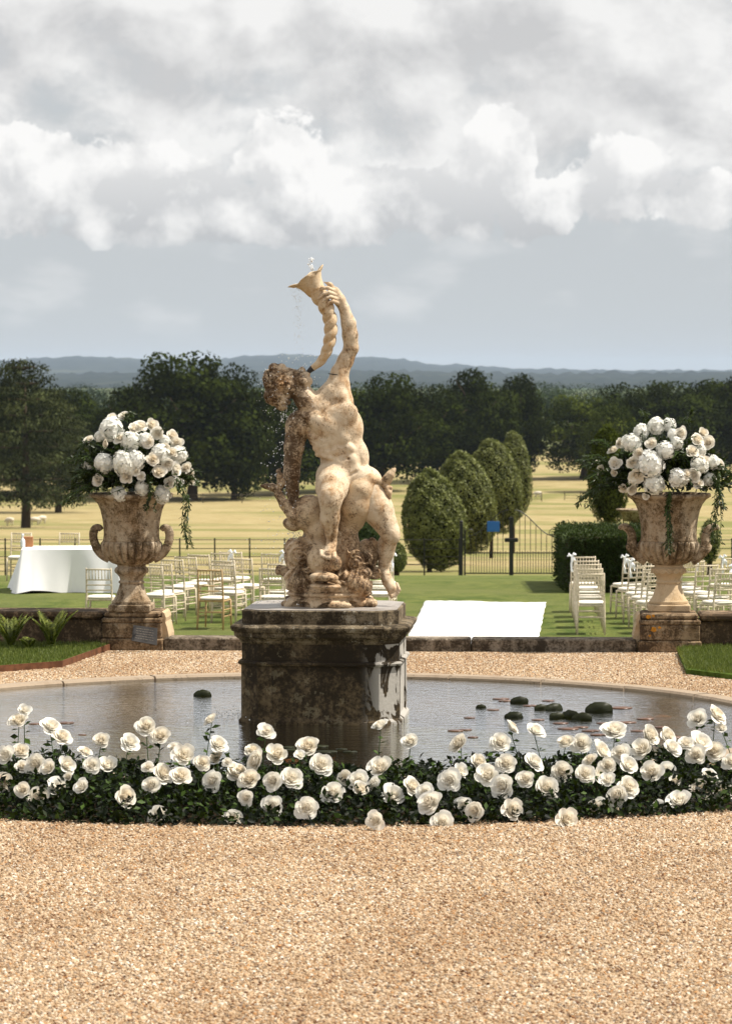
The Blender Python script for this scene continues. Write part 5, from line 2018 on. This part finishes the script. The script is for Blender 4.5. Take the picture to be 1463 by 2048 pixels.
def gate():
    sc = FY / F
    X0 = (1022 - CX) * sc
    z = lawn_z(FY)
    root = thing('iron_gate', 'black wrought iron double gate with swept top and scrolls', 'gate', (X0, FY, z))
    B = G['black_iron']

    def x(px):
        return (px - 1022) * sc

    def h(py):
        return (1155 - py) * sc
    for px, top in ((922, 1049), (1126, 1049)):
        MB().box((x(px), 0, h(top) / 2), (0.10, 0.10, h(top)), 0, 0.01).lathe([(0.03, 0), (0.06, 0.03), (0.05, 0.07), (0.0, 0.10)], 10).obj('gate_post', B, root)
        MB().lathe([(0.02, 0), (0.055, 0.03), (0.05, 0.07), (0.01, 0.10)], 12).obj('post_finial', B, root, (x(px), 0, h(top)), smooth=True)
    MB().box((0, 0, h(1036) / 2), (0.13, 0.07, h(1036)), 0, 0.01).obj('meeting_stile', B, root)
    for s in (-1, 1):
        def top(t):                                             # t 0 at the stile, 1 at the hinge
            return 1022 + 52 * (0.5 - 0.5 * math.cos(math.pi * min(1, t * 1.06))) if t < 0.94 else 1075
        pts = [(s * (6 + 84 * t) * sc, 0, h(top(t))) for t in [i / 20 for i in range(20)]]
        MB().tube(pts, 0.016, 6).obj('swept_rail', B, root)
        scr = []
        for i in range(22):
            w = i * 0.42
            r_ = 9 * (1 - i / 26)
            scr.append((s * (82 + r_ * math.cos(w)) * sc, 0, h(1068) + r_ * math.sin(w) * sc))
        MB().tube(scr, 0.012, 5).obj('scroll', B, root)
        MB().box((s * 93 * sc, 0, h(1062) / 2), (0.05, 0.05, h(1062)), 0, 0.006).obj('hinge_stile', B, root)
        for py in (1149, 1108):
            MB().box((s * 48 * sc, 0, h(py)), (90 * sc, 0.03, 0.035)).obj('gate_rail', B, root)
        for k in range(1, 8):
            t = k / 8
            xx = s * (6 + 86 * t) * sc
            MB().tube([(xx, 0, h(1149)), (xx, 0, h(top(t)))], 0.011, 6).obj('bar', B, root)
            xm = s * (6 + 86 * (t - 0.0625)) * sc
            MB().tube([(xm, 0, h(1149)), (xm, 0, h(1104))], [0.010, 0.010], 6).obj('dog_bar', B, root)
    MB().box((0, -0.06, h(1082)), (0.42, 0.05, 0.13), 0, 0.02).obj('lock_box', B, root)
    s = thing('gate_notice', 'small blue notice board fixed to the left leaf of the gate', 'sign', (x(986) + X0, FY - 0.035, z + h(1055)))
    MB().box((0, 0, 0), (0.38, 0.012, 0.32), 0, 0.003).obj('board', G['blue_sign'], s)
    MB().box((0, -0.008, 0), (0.30, 0.004, 0.24), 0, 0).obj('panel', G['blue_sign'], s)


gate()

# ------------------------------------------------------------------ hedge, clipped trees, park trees


def blob_leaves(blobs, n, leaf, flat=0.0, seed=1, jit=0.18, droop=0.0, width=0.7):
    """leaves over a set of overlapping lumps (cx,cy,cz,rx,ry,rz)"""
    g = np.random.default_rng(seed)
    B = np.array(blobs)
    a = (B[:, 3] * B[:, 4] + B[:, 3] * B[:, 5] + B[:, 4] * B[:, 5])
    k = g.choice(len(B), n, p=a / a.sum())
    d = unit(g.normal(size=(n, 3)))
    rr = 1 - np.abs(g.normal(size=n)) * jit
    P = B[k, :3] + d * B[k, 3:6] * rr[:, None]
    tone = g.random(len(B))
    tint = np.clip(0.75 * tone[k] ** 1.4 + 0.25 * g.random(n) ** 1.5, 0, 1)
    D = g.normal(size=(n, 3))
    D = D - (D * d).sum(1, keepdims=True) * d * 0.85 + d * 0.15
    D[:, 2] -= droop
    Nn = d + g.normal(size=(n, 3)) * 0.38 + np.array([0, 0, 0.15])
    return P, D, Nn, g.uniform(0.6, 1.25, n) * leaf, tint


def limbs(rs, h, r, spread, n=6, start=0.25):
    m = MB()
    m.tube([(0, 0, -0.01 * h), (0.01 * h, 0, 0.12 * h), (0, 0.01 * h, 0.4 * h), (0.0, 0, 0.75 * h)], [r * 1.35, r, r * 0.7, r * 0.2], 9)
    for i in range(n):
        w = 2 * math.pi * i / n + rs.uniform(-0.4, 0.4)
        z = h * rs.uniform(start, 0.5)
        e = Vector((math.cos(w) * spread, math.sin(w) * spread, z + h * rs.uniform(0.12, 0.35)))
        mid = Vector((e.x * 0.5, e.y * 0.5, (z + e.z) / 2 + 0.02 * h))
        m.tube([(0, 0, z), mid, e], [r * 0.5, r * 0.33, r * 0.1], 6)
    return m


def broadleaf(seed, n=17000):
    rs = random.Random(seed)
    blobs = []
    for i in range(120):
        d = Vector((rs.gauss(0, 1), rs.gauss(0, 1), rs.gauss(0, 1))).normalized()
        q = rs.uniform(0.5, 0.97)
        z = 0.49 + d.z * q * 0.46
        taper = 1.0 if z < 0.55 else 1 - 0.42 * (z - 0.55) / 0.45
        x, y = d.x * q * 0.46 * taper, d.y * q * 0.46 * taper
        r_ = rs.uniform(0.06, 0.13) * (1.15 - 0.25 * q)
        blobs.append((x, y, max(0.07, z), r_ * 1.25, r_ * 1.25, r_ * 0.7))
    for i in range(14):
        blobs.append((rs.uniform(-0.28, 0.28), rs.uniform(-0.28, 0.28), rs.uniform(0.16, 0.70), 0.2, 0.2, 0.15))
    P, D, Nn, S, tint = blob_leaves(blobs, n, 0.030, seed=seed)
    me = leaf_cloud('crown', P, D, Nn, S, 0.75, 0.12, tint=tint, parent=False)
    tr = limbs(rs, 1.0, 0.028, 0.36).mesh('trunk', True)
    return me, tr


def cedar(seed, n=13000):
    rs = random.Random(seed)
    blobs = []
    m = MB()
    m.tube([(0, 0, -0.01), (0.005, 0, 0.2), (0, 0.005, 0.6), (0, 0, 0.88)], [0.034, 0.026, 0.016, 0.003], 9)
    for t in range(9):
        z = 0.22 + 0.094 * t
        reach = 0.46 * (1 - 0.66 * ((z - 0.2) / 0.8) ** 1.6) * rs.uniform(0.72, 1.12)
        for k in range(8 if t < 7 else 5):
            w = 2 * math.pi * (k + rs.random()) / 8
            for q in (0.45, 0.75, 1.0):
                rr = reach * q * rs.uniform(0.85, 1.1)
                blobs.append((math.cos(w) * rr, math.sin(w) * rr, z - 0.07 * q * q + rs.uniform(-0.014, 0.014), 0.11, 0.11, 0.030))
            m.tube([(0, 0, z - 0.03), (math.cos(w) * reach * 0.6, math.sin(w) * reach * 0.6, z - 0.025)], [0.009, 0.003], 5)
    P, D, Nn, S, tint = blob_leaves(blobs, n, 0.026, seed=seed, jit=0.3, droop=0.55)
    me = leaf_cloud('crown', P, D, Nn, S, 0.45, 0.1, tint=tint, parent=False)
    return me, m.mesh('trunk', True)


VAR = [broadleaf(21), broadleaf(22), broadleaf(23), broadleaf(24)]
VAR2 = [(me.copy(), tr) for me, tr in VAR]
for me, tr in VAR:
    me.materials.append(G['tree_leaf'])
    tr.materials.append(G['bark'])
for me, tr in VAR2:
    me.materials.append(G['light_tree_leaf'])
CED = [cedar(31), cedar(32)]
for me, tr in CED:
    me.materials.append(G['cedar_leaf'])
    tr.materials.append(G['bark'])


def tree(name, px, top, base, hw, var, label, rz=0.0, Y=None):
    """stands on the falling park ground where its foot shows"""
    if Y is None:
        p = on_field(px, base)
    else:
        p = Vector((at(px, base, Y).x, Y, ground_z(Y)))
    sc = p.y / F
    h = CAMZ - (top - HOR) * sc - p.z
    w = hw * sc / 0.47 * 1.12
    root = thing(name, label, 'tree', p, rz, 'trees in the park')
    for nm, me in (('crown', var[0]), ('trunk', var[1])):
        o = link(nm, me, None, root)
        o.scale = (w, w, h)
    return root


tree('cedar_tree', 52, 716, 1056, 128, CED[0], 'spreading cedar with layered branches nearest the left picture edge', 0.3)
tree('cedar_tree', 117, 775, 1026, 92, CED[1], 'smaller dark cedar just right of the big layered one', 1.4)
tree('oak_tree', 383, 682, 1001, 142, VAR[0], 'tallest broad dark oak behind the left flower arrangement', 0.4)
tree('oak_tree', 468, 715, 1000, 80, VAR[1], 'narrower dark oak growing against the tallest one, towards the statue', 1.1)
tree('oak_tree', 262, 752, 998, 78, VAR[2], 'lower dark oak left of the tallest one', 2.1)
tree('park_tree', 150, 762, 992, 105, VAR[3], 'rounded dark tree behind the cedars', 0.5)
tree('park_tree', 40, 742, 985, 90, VAR[1], 'dark tree filling the gap behind the big cedar', 2.9)
tree('park_tree', 560, 765, 990, 92, VAR[2], 'dark tree straight behind the statue\'s head', 4.0)
tree('park_tree', 660, 782, 985, 80, VAR[3], 'dark tree behind the statue\'s raised arm and chest', 5.0)
tree('park_tree', 765, 729, 982, 100, VAR[0], 'tall dark tree right of the statue\'s shoulder', 2.6)
tree('park_tree', 866, 760, 966, 80, VAR[1], 'dark tree between the statue and the clipped limes', 3.3)
tree('park_tree', 958, 722, 962, 84, VAR[3], 'tallest dark tree above the clipped limes', 0.9)
tree('park_tree', 1036, 732, 960, 58, VAR[2], 'slim dark tree standing above the iron gate', 1.9)
tree('park_tree', 1165, 776, 958, 92, VAR2[0], 'light green rounded tree between the gate and the right urn', 0.2)
tree('park_tree', 1240, 757, 954, 70, VAR[1], 'dark tree just behind the light green one', 3.9)
tree('park_tree', 1335, 748, 952, 102, VAR[0], 'dark tree rising above the right flower arrangement', 4.4)
tree('park_tree', 1425, 745, 950, 92, VAR[2], 'dark tree right of the right flower arrangement', 5.2)
tree('park_tree', 1500, 735, 950, 85, VAR[3], 'dark tree cut by the right picture edge', 0.6)
tree('park_tree', 1225, 795, 985, 60, VAR2[2], 'small tree low down behind the right urn\'s left side', 2.2)


def clipped(px, top, base, hw, Y, lean, label, seed, leafmat='lime_leaf', name='lime_tree', n=17000, leaf=0.095):
    z0 = lawn_z(Y) if Y < 97 else ground_z(Y)
    sc = Y / F
    h = CAMZ - (top - HOR) * sc - z0
    zb = max(0.12, CAMZ - (base - HOR) * sc - z0)
    w = hw * sc
    root = thing(name, label, 'tree', ((px - CX) * sc, Y, z0), 0, 'clipped trees and bushes behind the lawn')
    rs = random.Random(seed)
    g = np.random.default_rng(seed + 50)
    d = unit(g.normal(size=(n, 3)))
    wob = 1 + 0.05 * np.sin(d[:, 0] * 7 + seed) * np.sin(d[:, 2] * 9 + 2 * d[:, 1] * 4) + 0.035 * np.sin(d[:, 0] * 19 + d[:, 1] * 15) * np.sin(d[:, 2] * 23 + seed)
    rr = wob * (1 - np.abs(g.normal(size=n)) * 0.035)
    zz = (h + zb) / 2 + d[:, 2] * (h - zb) / 2 * rr
    tt = (zz - zb) / (h - zb)
    sh = 1.0 - 0.22 * np.clip(tt, 0, 1)                         # egg-shaped, broader below
    P = np.stack([d[:, 0] * w * rr * sh + lean * w * (1 - tt) * 0.8, d[:, 1] * w * rr * sh, zz], 1)
    D = g.normal(size=(n, 3))
    D = D - (D * d).sum(1, keepdims=True) * d * 0.8 + d * 0.35
    clump = np.clip((wob - 0.93) / 0.14, 0, 1)
    leaf_cloud('crown', P, D, d + g.normal(size=(n, 3)) * 0.45, g.uniform(0.6, 1.3, n) * leaf, 0.6, 0.12,
               tint=np.clip(0.55 * clump + 0.45 * g.random(n), 0, 1), mat=G[leafmat], parent=root)
    m = MB()
    m.lathe([(0.02, zb + 0.02 * h)] + [(w * 0.86 * math.sin(math.pi * q / 12) * (1 - 0.22 * (0.5 - 0.5 * math.cos(math.pi * q / 12))), (h + zb) / 2 - math.cos(math.pi * q / 12) * (h - zb) / 2 * 0.9) for q in range(1, 12)] + [(0.02, h * 0.95)], 20)
    m.v = [(x + lean * w * (1 - (z - zb) / (h - zb)) * 0.8, y, z) for x, y, z in m.v]
    m.obj('twiggy_core', G['dark_twigs'], root, smooth=True)
    MB().tube([(0, 0, -0.05), (0.02, 0, zb + 0.3), (lean * w * 0.4, 0, (h + zb) / 2)], [0.09, 0.07, 0.03], 8).obj('trunk', G['bark'], root, smooth=True)


clipped(858, 942, 1140, 70, 106, 0.35, 'rounded clipped lime, lowest and nearest in the row left of the gate', 1)
clipped(920, 905, 1105, 68, 124, 0.35, 'rounded clipped lime, second in the row left of the gate', 2)
clipped(982, 880, 1065, 60, 146, 0.3, 'rounded clipped lime, third and tallest in the row left of the gate', 3)
clipped(1026, 864, 1035, 36, 170, 0.25, 'slim clipped lime at the far end of the row', 4, n=9000)
clipped(748, 1040, 1152, 52, 92, 0, 'dark green yew bush directly behind the statue\'s legs', 5, 'yew_leaf', 'yew_bush', 12000, 0.06)
clipped(792, 1085, 1150, 22, 90, 0, 'slim light green bush right of the yew behind the statue', 6, 'lime_leaf', 'small_bush', 4000, 0.06)
clipped(1213, 852, 1052, 44, 120, 0.1, 'dusky conical tree left of the right flower arrangement', 7, 'light_tree_leaf', 'small_tree', 9000, 0.09)
clipped(1418, 1040, 1125, 22, 90, 0, 'thin pale green sapling right of the right urn', 8, 'lime_leaf', 'young_sapling', 1500, 0.07)


def hedge():
    Y0 = 56.8
    x0, x1 = (1134 - CX) / F * Y0, (1338 - CX) / F * Y0
    z0 = LAWN
    h = 1.02
    dp = 3.4
    root = thing('yew_hedge', 'square-cut dark yew hedge behind the right-hand chairs', 'hedge', ((x0 + x1) / 2, Y0, z0))
    hw = (x1 - x0) / 2
    n = 26000
    P, Nn = [], []
    for i in range(n):
        k = random.random()
        a = random.gauss(0, 0.03)
        if k < 0.5:
            p, d = (random.uniform(-hw, hw), a, random.uniform(0, h)), (0, -1, 0.1)
        elif k < 0.82:
            p, d = (random.uniform(-hw, hw), random.uniform(0, dp), h + a * 1.3), (0, 0, 1)
        else:
            s = random.choice((-1, 1))
            p, d = (s * (hw + a), random.uniform(0, dp), random.uniform(0, h)), (s, 0, 0.1)
        P.append(p)
        Nn.append(d)
    P, Nn = np.array(P), np.array(Nn)
    leaf_cloud('foliage', P, Nn + rng.normal(size=(n, 3)) * 0.7, rand_dirs(n), rng.uniform(0.03, 0.075, n), 0.4, 0.1, mat=G['yew_leaf'], parent=root)
    MB().box((0, dp / 2, h / 2 - 0.02), (2 * hw - 0.06, dp - 0.06, h - 0.06)).obj('core', G['soil'], root)
    # a plain urn beyond the hedge
    Yu = 66.0
    s = Yu / F
    u = thing('stone_urn', 'plain grey stone urn half hidden behind the hedge', 'urn', ((1272 - CX) * s, Yu, lawn_z(Yu)), 0, 'urns')
    MB().box((0, 0, 0.55), (0.5, 0.5, 1.1), 0, 0.02).obj('pedestal', G['urn_stone'], u)
    zt = CAMZ - (1018 - HOR) * s - lawn_z(Yu)
    zb = 1.1
    MB().lathe([(0.16, zb), (0.14, zb + 0.06), (0.10, zb + 0.12), (0.24, zb + 0.22), (0.30, zb + 0.34), (0.29, zt - 0.2), (0.34, zt - 0.06), (0.42, zt - 0.02), (0.42, zt), (0.36, zt), (0.28, zt - 0.25)], 40).obj('body', G['urn_stone'], u, smooth=True)


hedge()


def park_fence(pts, gap, label):
    P = [on_field(x, y) for x, y in pts]
    root = thing('park_fence', label, 'fence', P[0], 0, 'wire fences in the park')
    post = MB().box((0, 0, 0.6), (0.11, 0.11, 1.25), 0, 0.01).mesh('post')
    for a, b in zip(P, P[1:]):
        n = max(1, int((b - a).length / gap))
        for i in range(n + 1):
            link('post', post, G['grey_wood'], root, a.lerp(b, i / n) - P[0])
        for h in (1.1, 0.7, 0.3):
            MB().tube([a - P[0] + Vector((0, 0, h)), b - P[0] + Vector((0, 0, h))], 0.022, 5).obj('wire', G['grey_wood'], root)


park_fence([(-40, 1012), (250, 1006), (640, 1006)], 5.0, 'thin post and wire fence crossing the field below the oaks')
park_fence([(1062, 1003), (1082, 1003)], 1.2, 'short piece of rail fence left of the pale patch above the gate')
park_fence([(1128, 1001), (1160, 1001)], 1.2, 'short piece of rail fence above the gate nearer the right urn')


def far_country():
    # wooded ridges on the skyline
    def ridge(name, Y, prof, base, bumps, seed, depth):
        g = random.Random(seed)
        V, Fc = [], []
        nx, ny = 260, 10
        xs = [-900 + 3300 * i / (nx - 1) for i in range(nx)]
        for j in range(ny):
            t = j / (ny - 1)
            for i, x in enumerate(xs):
                for (a, ya), (b, yb_) in zip(prof, prof[1:]):
                    if x <= b:
                        q = (x - a) / (b - a)
                        q = q * q * (3 - 2 * q)
                        yt = ya + (yb_ - ya) * max(0, min(1, q))
                        break
                else:
                    yt = prof[-1][1]
                YY = Y - depth * (1 - t)
                zt = CAMZ + (HOR - yt) * Y / F
                z = base + (zt - base) * (1 - (1 - t) ** 1.6) + g.gauss(0, bumps) * (0.3 + t)
                V.append(((x - CX) / F * YY, YY, z))
        for j in range(ny - 1):
            for i in range(nx - 1):
                q = j * nx + i
                Fc.append((q, q + 1, q + nx + 1, q + nx))
        tag(link(name, np_mesh(name, V, Fc, False), G['hill_wood']), kind='structure')
    ridge('hills', 14500, [(-900, 726), (30, 722), (80, 716), (180, 713), (300, 718), (420, 722), (520, 710), (640, 711), (760, 716), (880, 730), (1060, 738), (1250, 741), (1463, 740), (2400, 738)], -20, 3.0, 5, 5000)
    ridge('hills', 7800, [(-900, 748), (100, 748), (250, 745), (430, 744), (700, 742), (900, 744), (1100, 748), (1300, 746), (1463, 746), (2400, 747)], -20, 2.4, 8, 2400)
    # a belt of woodland in the valley
    B = []
    g = random.Random(9)
    for i in range(420):
        x = g.uniform(-150, 1620)
        Y = g.uniform(900, 2600)
        r_ = g.uniform(5, 9)
        B.append(((x - CX) / F * Y, Y, ground_z(Y) + r_ * 0.75 + g.uniform(0, 2), r_ * 1.25, r_ * 1.2, r_))
    P, D, Nn, S, tint = blob_leaves(B, 80000, 1.1, seed=4, jit=0.08)
    o = leaf_cloud('far_woodland', P, D, Nn, S, 0.8, 0.12, tint=tint, mat=G['far_leaf'])
    tag(o, 'distant belt of woodland in the valley beneath the blue hills', 'woodland', kind='stuff')
    # sheep
    for k, (x, y) in enumerate(((85, 1048), (70, 1051), (20, 1052), (1075, 996))):
        p = on_field(x, y)
        s = thing('sheep', ['pale sheep grazing right of the cedar trunk', 'second pale sheep close to the cedar trunk', 'pale sheep left of the cedar trunk', 'distant pale sheep seen above the gate'][k], 'sheep', p, g.uniform(0, 6), 'sheep in the park')
        f = MB()
        f.tube([(-0.5, 0, 0.62), (-0.42, 0, 0.66), (0, 0, 0.68), (0.4, 0, 0.66), (0.52, 0, 0.68)], [0.08, 0.24, 0.29, 0.24, 0.12], 10)
        f.tube([(0.45, 0, 0.70), (0.62, 0, 0.62), (0.78, 0, 0.40)], [0.14, 0.10, 0.055], 8)
        for a in (-0.32, 0.32):
            for b in (-0.12, 0.12):
                f.tube([(a, b, 0.55), (a + 0.02, b, 0.28), (a, b, 0.0)], [0.09, 0.05, 0.035], 6)
        f.obj('body', G['fleece'], s, smooth=True)


far_country()

# ------------------------------------------------------------------ ferns, slate, lily leaves, fish


def fern(px, py, label, n, hgt, seed):
    p = onz(px, py, 0.045)
    root = thing('fern', label, 'plant', (p.x, p.y, 0.04), 0, 'ferns against the low wall')
    g = random.Random(seed)
    for k in range(n):
        w = 2 * math.pi * k / n + g.uniform(-0.3, 0.3)
        h = hgt * g.uniform(0.7, 1.1)
        sp = hgt * g.uniform(0.3, 0.75)
        pts = []
        for i in range(9):
            t = i / 8
            pts.append(Vector((math.cos(w) * sp * t ** 1.3, math.sin(w) * sp * 0.6 * t ** 1.3, h * (1.25 * t - 0.35 * t * t))))
        P, D, S = [], [], []
        side = Vector((-math.sin(w), math.cos(w), 0))
        for i in range(34):
            t = 0.12 + 0.86 * i / 33
            q = t * 8
            j = min(int(q), 7)
            c = pts[j].lerp(pts[j + 1], q - j)
            d = (pts[j + 1] - pts[j]).normalized()
            for s in (-1, 1):
                P.append(c)
                D.append(side * s + d * 0.5)
                S.append(0.055 * math.sin(math.pi * (0.12 + 0.85 * t)) + 0.006)
        fr = leaf_cloud('frond', np.array(P), np.array(D), np.tile(np.array([[0.0, -0.4, 1.0]]), (len(P), 1)) + rng.normal(size=(len(P), 3)) * 0.15, np.array(S), 0.34, 0.03, mat=G['fern_leaf'], parent=root)


fern(103, 1299, 'bright green fern in front of the low wall, nearer the pier', 18, 0.40, 1)
fern(22, 1299, 'bright green fern in front of the low wall at the left picture edge', 16, 0.35, 2)
fern(58, 1301, 'small short fern between the two bigger ones', 8, 0.13, 3)


def slate():
    a, b = at(267, 1250, 29.98), at(315, 1256, 29.96)
    d_, c = at(263, 1281, 29.90), at(314, 1290, 29.88)
    root = thing('slate_sign', 'dark slate plaque with faint lettering leaning crooked against the left pier', 'sign', (0, 0, 0))
    nrm = (b - a).cross(d_ - a).normalized()
    if nrm.y > 0:
        nrm = -nrm
    bk = [p - nrm * 0.012 for p in (a, b, c, d_)]
    fr = [a, b, c, d_]
    MB().add(fr + bk, [(0, 1, 2, 3), (7, 6, 5, 4), (0, 4, 5, 1), (1, 5, 6, 2), (2, 6, 7, 3), (3, 7, 4, 0)]).obj('plaque', G['slate'], root)
    for i in range(5):                                          # worn lines of lettering
        t = 0.2 + 0.15 * i
        l, r_ = a.lerp(d_, t), b.lerp(c, t)
        m = MB()
        s = 0.14
        while s < 0.84:
            e = min(0.86, s + random.uniform(0.04, 0.12))
            p, q = l.lerp(r_, s) + nrm * 0.001, l.lerp(r_, e) + nrm * 0.001
            up = (a - d_).normalized() * 0.006
            m.add([p, q, q + up, p + up], [(0, 1, 2, 3)])
            s = e + 0.025
        m.obj('lettering', G['chalk'], root)


slate()


def lilies():
    def pad(px, py, r, mat, tilt, az, label, cat='lily leaf'):
        p = onz(px, py, WATER_Z)
        V = [(0, 0, 0.0)]
        n = 18
        for k in range(n):
            w = 0.22 + (2 * math.pi - 0.44) * k / (n - 1)
            rr = r * random.uniform(0.94, 1.04)
            if tilt < 0.05:
                V.append((rr * math.cos(w), rr * math.sin(w), 0.0))
            else:                                               # blade folded up out of the water
                w = math.pi * k / (n - 1)
                V.append((1.25 * rr * math.cos(w), 0.95 * rr * math.sin(w) ** 0.8, 0.22 * r * math.sin(2 * w)))
        Fc = [(0, k, k + 1) for k in range(1, n)]
        me = np_mesh('lily_leaf', V, Fc, True, [0.3 + 0.4 * random.random()] * len(V))
        o = link('lily_leaf', me, G[mat], None, (p.x, p.y, WATER_Z + (0.005 if tilt < 0.05 else -0.004)))
        o.rotation_euler = Euler((tilt, 0, az), 'ZYX') if False else Euler((0, 0, az))
        if tilt > 0.05:
            o.rotation_euler = (Matrix.Rotation(az, 3, 'Z') @ Matrix.Rotation(tilt, 3, 'X')).to_euler()
        md = o.modifiers.new('thickness', 'SOLIDIFY')
        md.thickness = 0.004
        tag(o, label, cat, 'water lily leaves in the pool')
    up = [(1038, 1406, 0.062), (1082, 1419, 0.05), (1108, 1420, 0.065), (1113, 1437, 0.055), (1026, 1436, 0.06), (1139, 1437, 0.075), (1163, 1440, 0.065), (1197, 1424, 0.09), (961, 1416, 0.035), (405, 1392, 0.06)]
    labs = ['folded lily leaf standing up, topmost of the cluster on the right', 'small folded lily leaf at the top middle of the right cluster', 'folded lily leaf right of the small one in the right cluster',
            'dark lily leaf standing up in the middle of the right cluster', 'dark lily leaf standing up left of the right cluster', 'broad dark lily leaf, left one of the pair at the front', 'broad dark lily leaf, right one of the pair at the front',
            'largest tilted lily leaf at the right end of the cluster', 'tiny dark lily leaf standing alone right of the pedestal', 'single green lily leaf standing up left of the pedestal']
    for i, ((x, y, r), l) in enumerate(zip(up, labs)):
        pad(x, y, r, 'lily_leaf', R(random.uniform(66, 86)), R(random.uniform(-35, 35)), l)
    fl = [(590, 1500, .07), (652, 1504, .08), (683, 1499, .04), (700, 1504, .05), (640, 1493, .06), (575, 1495, .05)]
    for k, (x, y, r) in enumerate(fl):
        pad(x, y, r, 'lily_leaf', 0, random.uniform(0, 6), f'flat green lily leaf floating before the pedestal, {ORD[sorted(q[0] for q in fl).index(x)]} from left')
    red = [(1180, 1462, .07), (1135, 1458, .08), (1160, 1455, .06), (1210, 1447, .07), (1250, 1445, .08), (1290, 1438, .07), (1320, 1455, .06), (1345, 1475, .07), (1120, 1447, .06), (1010, 1402, .06),
           (985, 1420, .05), (1060, 1412, .06), (1000, 1398, .07), (930, 1460, .05), (945, 1475, .04), (910, 1462, .06), (1240, 1416, .09), (1095, 1402, .05), (938, 1436, .045), (1275, 1462, .06), (1075, 1440, .05), (1195, 1470, .06), (70, 1448, .05), (130, 1446, .07), (165, 1470, .03)]
    xs = sorted(q[0] for q in red)
    for x, y, r in red:
        k = xs.index(x)
        lab = f'flat reddish lily leaf afloat right of the pedestal, {k - 2}th from left' if x > 500 else f'flat brownish leaf afloat at the pool\'s left, {ORD[k]} from left'
        lab = lab.replace(' 1th', ' first').replace(' 2th', ' second').replace(' 3th', ' third').replace('21th', '21st').replace('22th', '22nd')
        pad(x, y, r, 'lily_red', 0, random.uniform(0, 6), lab)
    for k, (x, y, w, lab) in enumerate(((579, 1518, 0.2, 'orange goldfish under the surface in front of the pedestal, left one'), (640, 1512, 2.9, 'orange goldfish under the surface in front of the pedestal, right one'), (1322, 1430, 0.1, 'orange goldfish near the lily leaves at the right'))):
        p = onz(x, y, WATER_Z - 0.03)
        o = thing('goldfish', lab, 'fish', (p.x, p.y, WATER_Z - 0.05), w, 'goldfish in the pool')
        m = MB()
        m.tube([(-0.07, 0, 0), (-0.05, 0, 0), (0, 0, 0), (0.05, 0, 0), (0.08, 0, 0)], [0.004, 0.014, 0.022, 0.018, 0.004], 8)
        m.add([(-0.065, 0, 0), (-0.12, 0.02, 0.03), (-0.10, 0.0, 0.0), (-0.12, -0.02, -0.03)], [(0, 1, 2), (0, 2, 3)])
        m.obj('body', G['goldfish'], o, smooth=True)


lilies()

def fallen_leaves():
    n = 70
    P = []
    while len(P) < n:
        y = random.uniform(12.8, 18.0)
        x = random.uniform(-0.12, 0.12) * y
        if math.hypot(*to_g(Vector((x, y, 0)))) > 5.9:
            P.append((x, y, 0.012))
    D = rng.normal(size=(n, 3)) * np.array([1, 1, 0.12])
    o = leaf_cloud('fallen_leaves', np.array(P), D, rng.normal(size=(n, 3)) * 0.3 + np.array([0, 0, 1]), rng.uniform(0.012, 0.034, n), 0.5, 0.12, mat=G['dry_leaf'])
    tag(o, 'scattered dry brown leaves and bits on the foreground gravel', 'leaves', kind='stuff')


fallen_leaves()

# ------------------------------------------------------------------ the air


def haze():
    m, T, out = mat_new('haze')
    v = T.node('ShaderNodeVolumePrincipled', {'Color': (0.62, 0.76, 1.0, 1), 'Density': 0.000036, 'Anisotropy': 0.0})
    T.l.new(v.outputs[0], out.inputs['Volume'])
    b = MB().box((0, 9700, 30), (56000, 20600, 152))
    o = b.obj('haze', m)
    tag(o, 'pale blue summer haze over the park and hills', 'haze', kind='stuff')


haze()
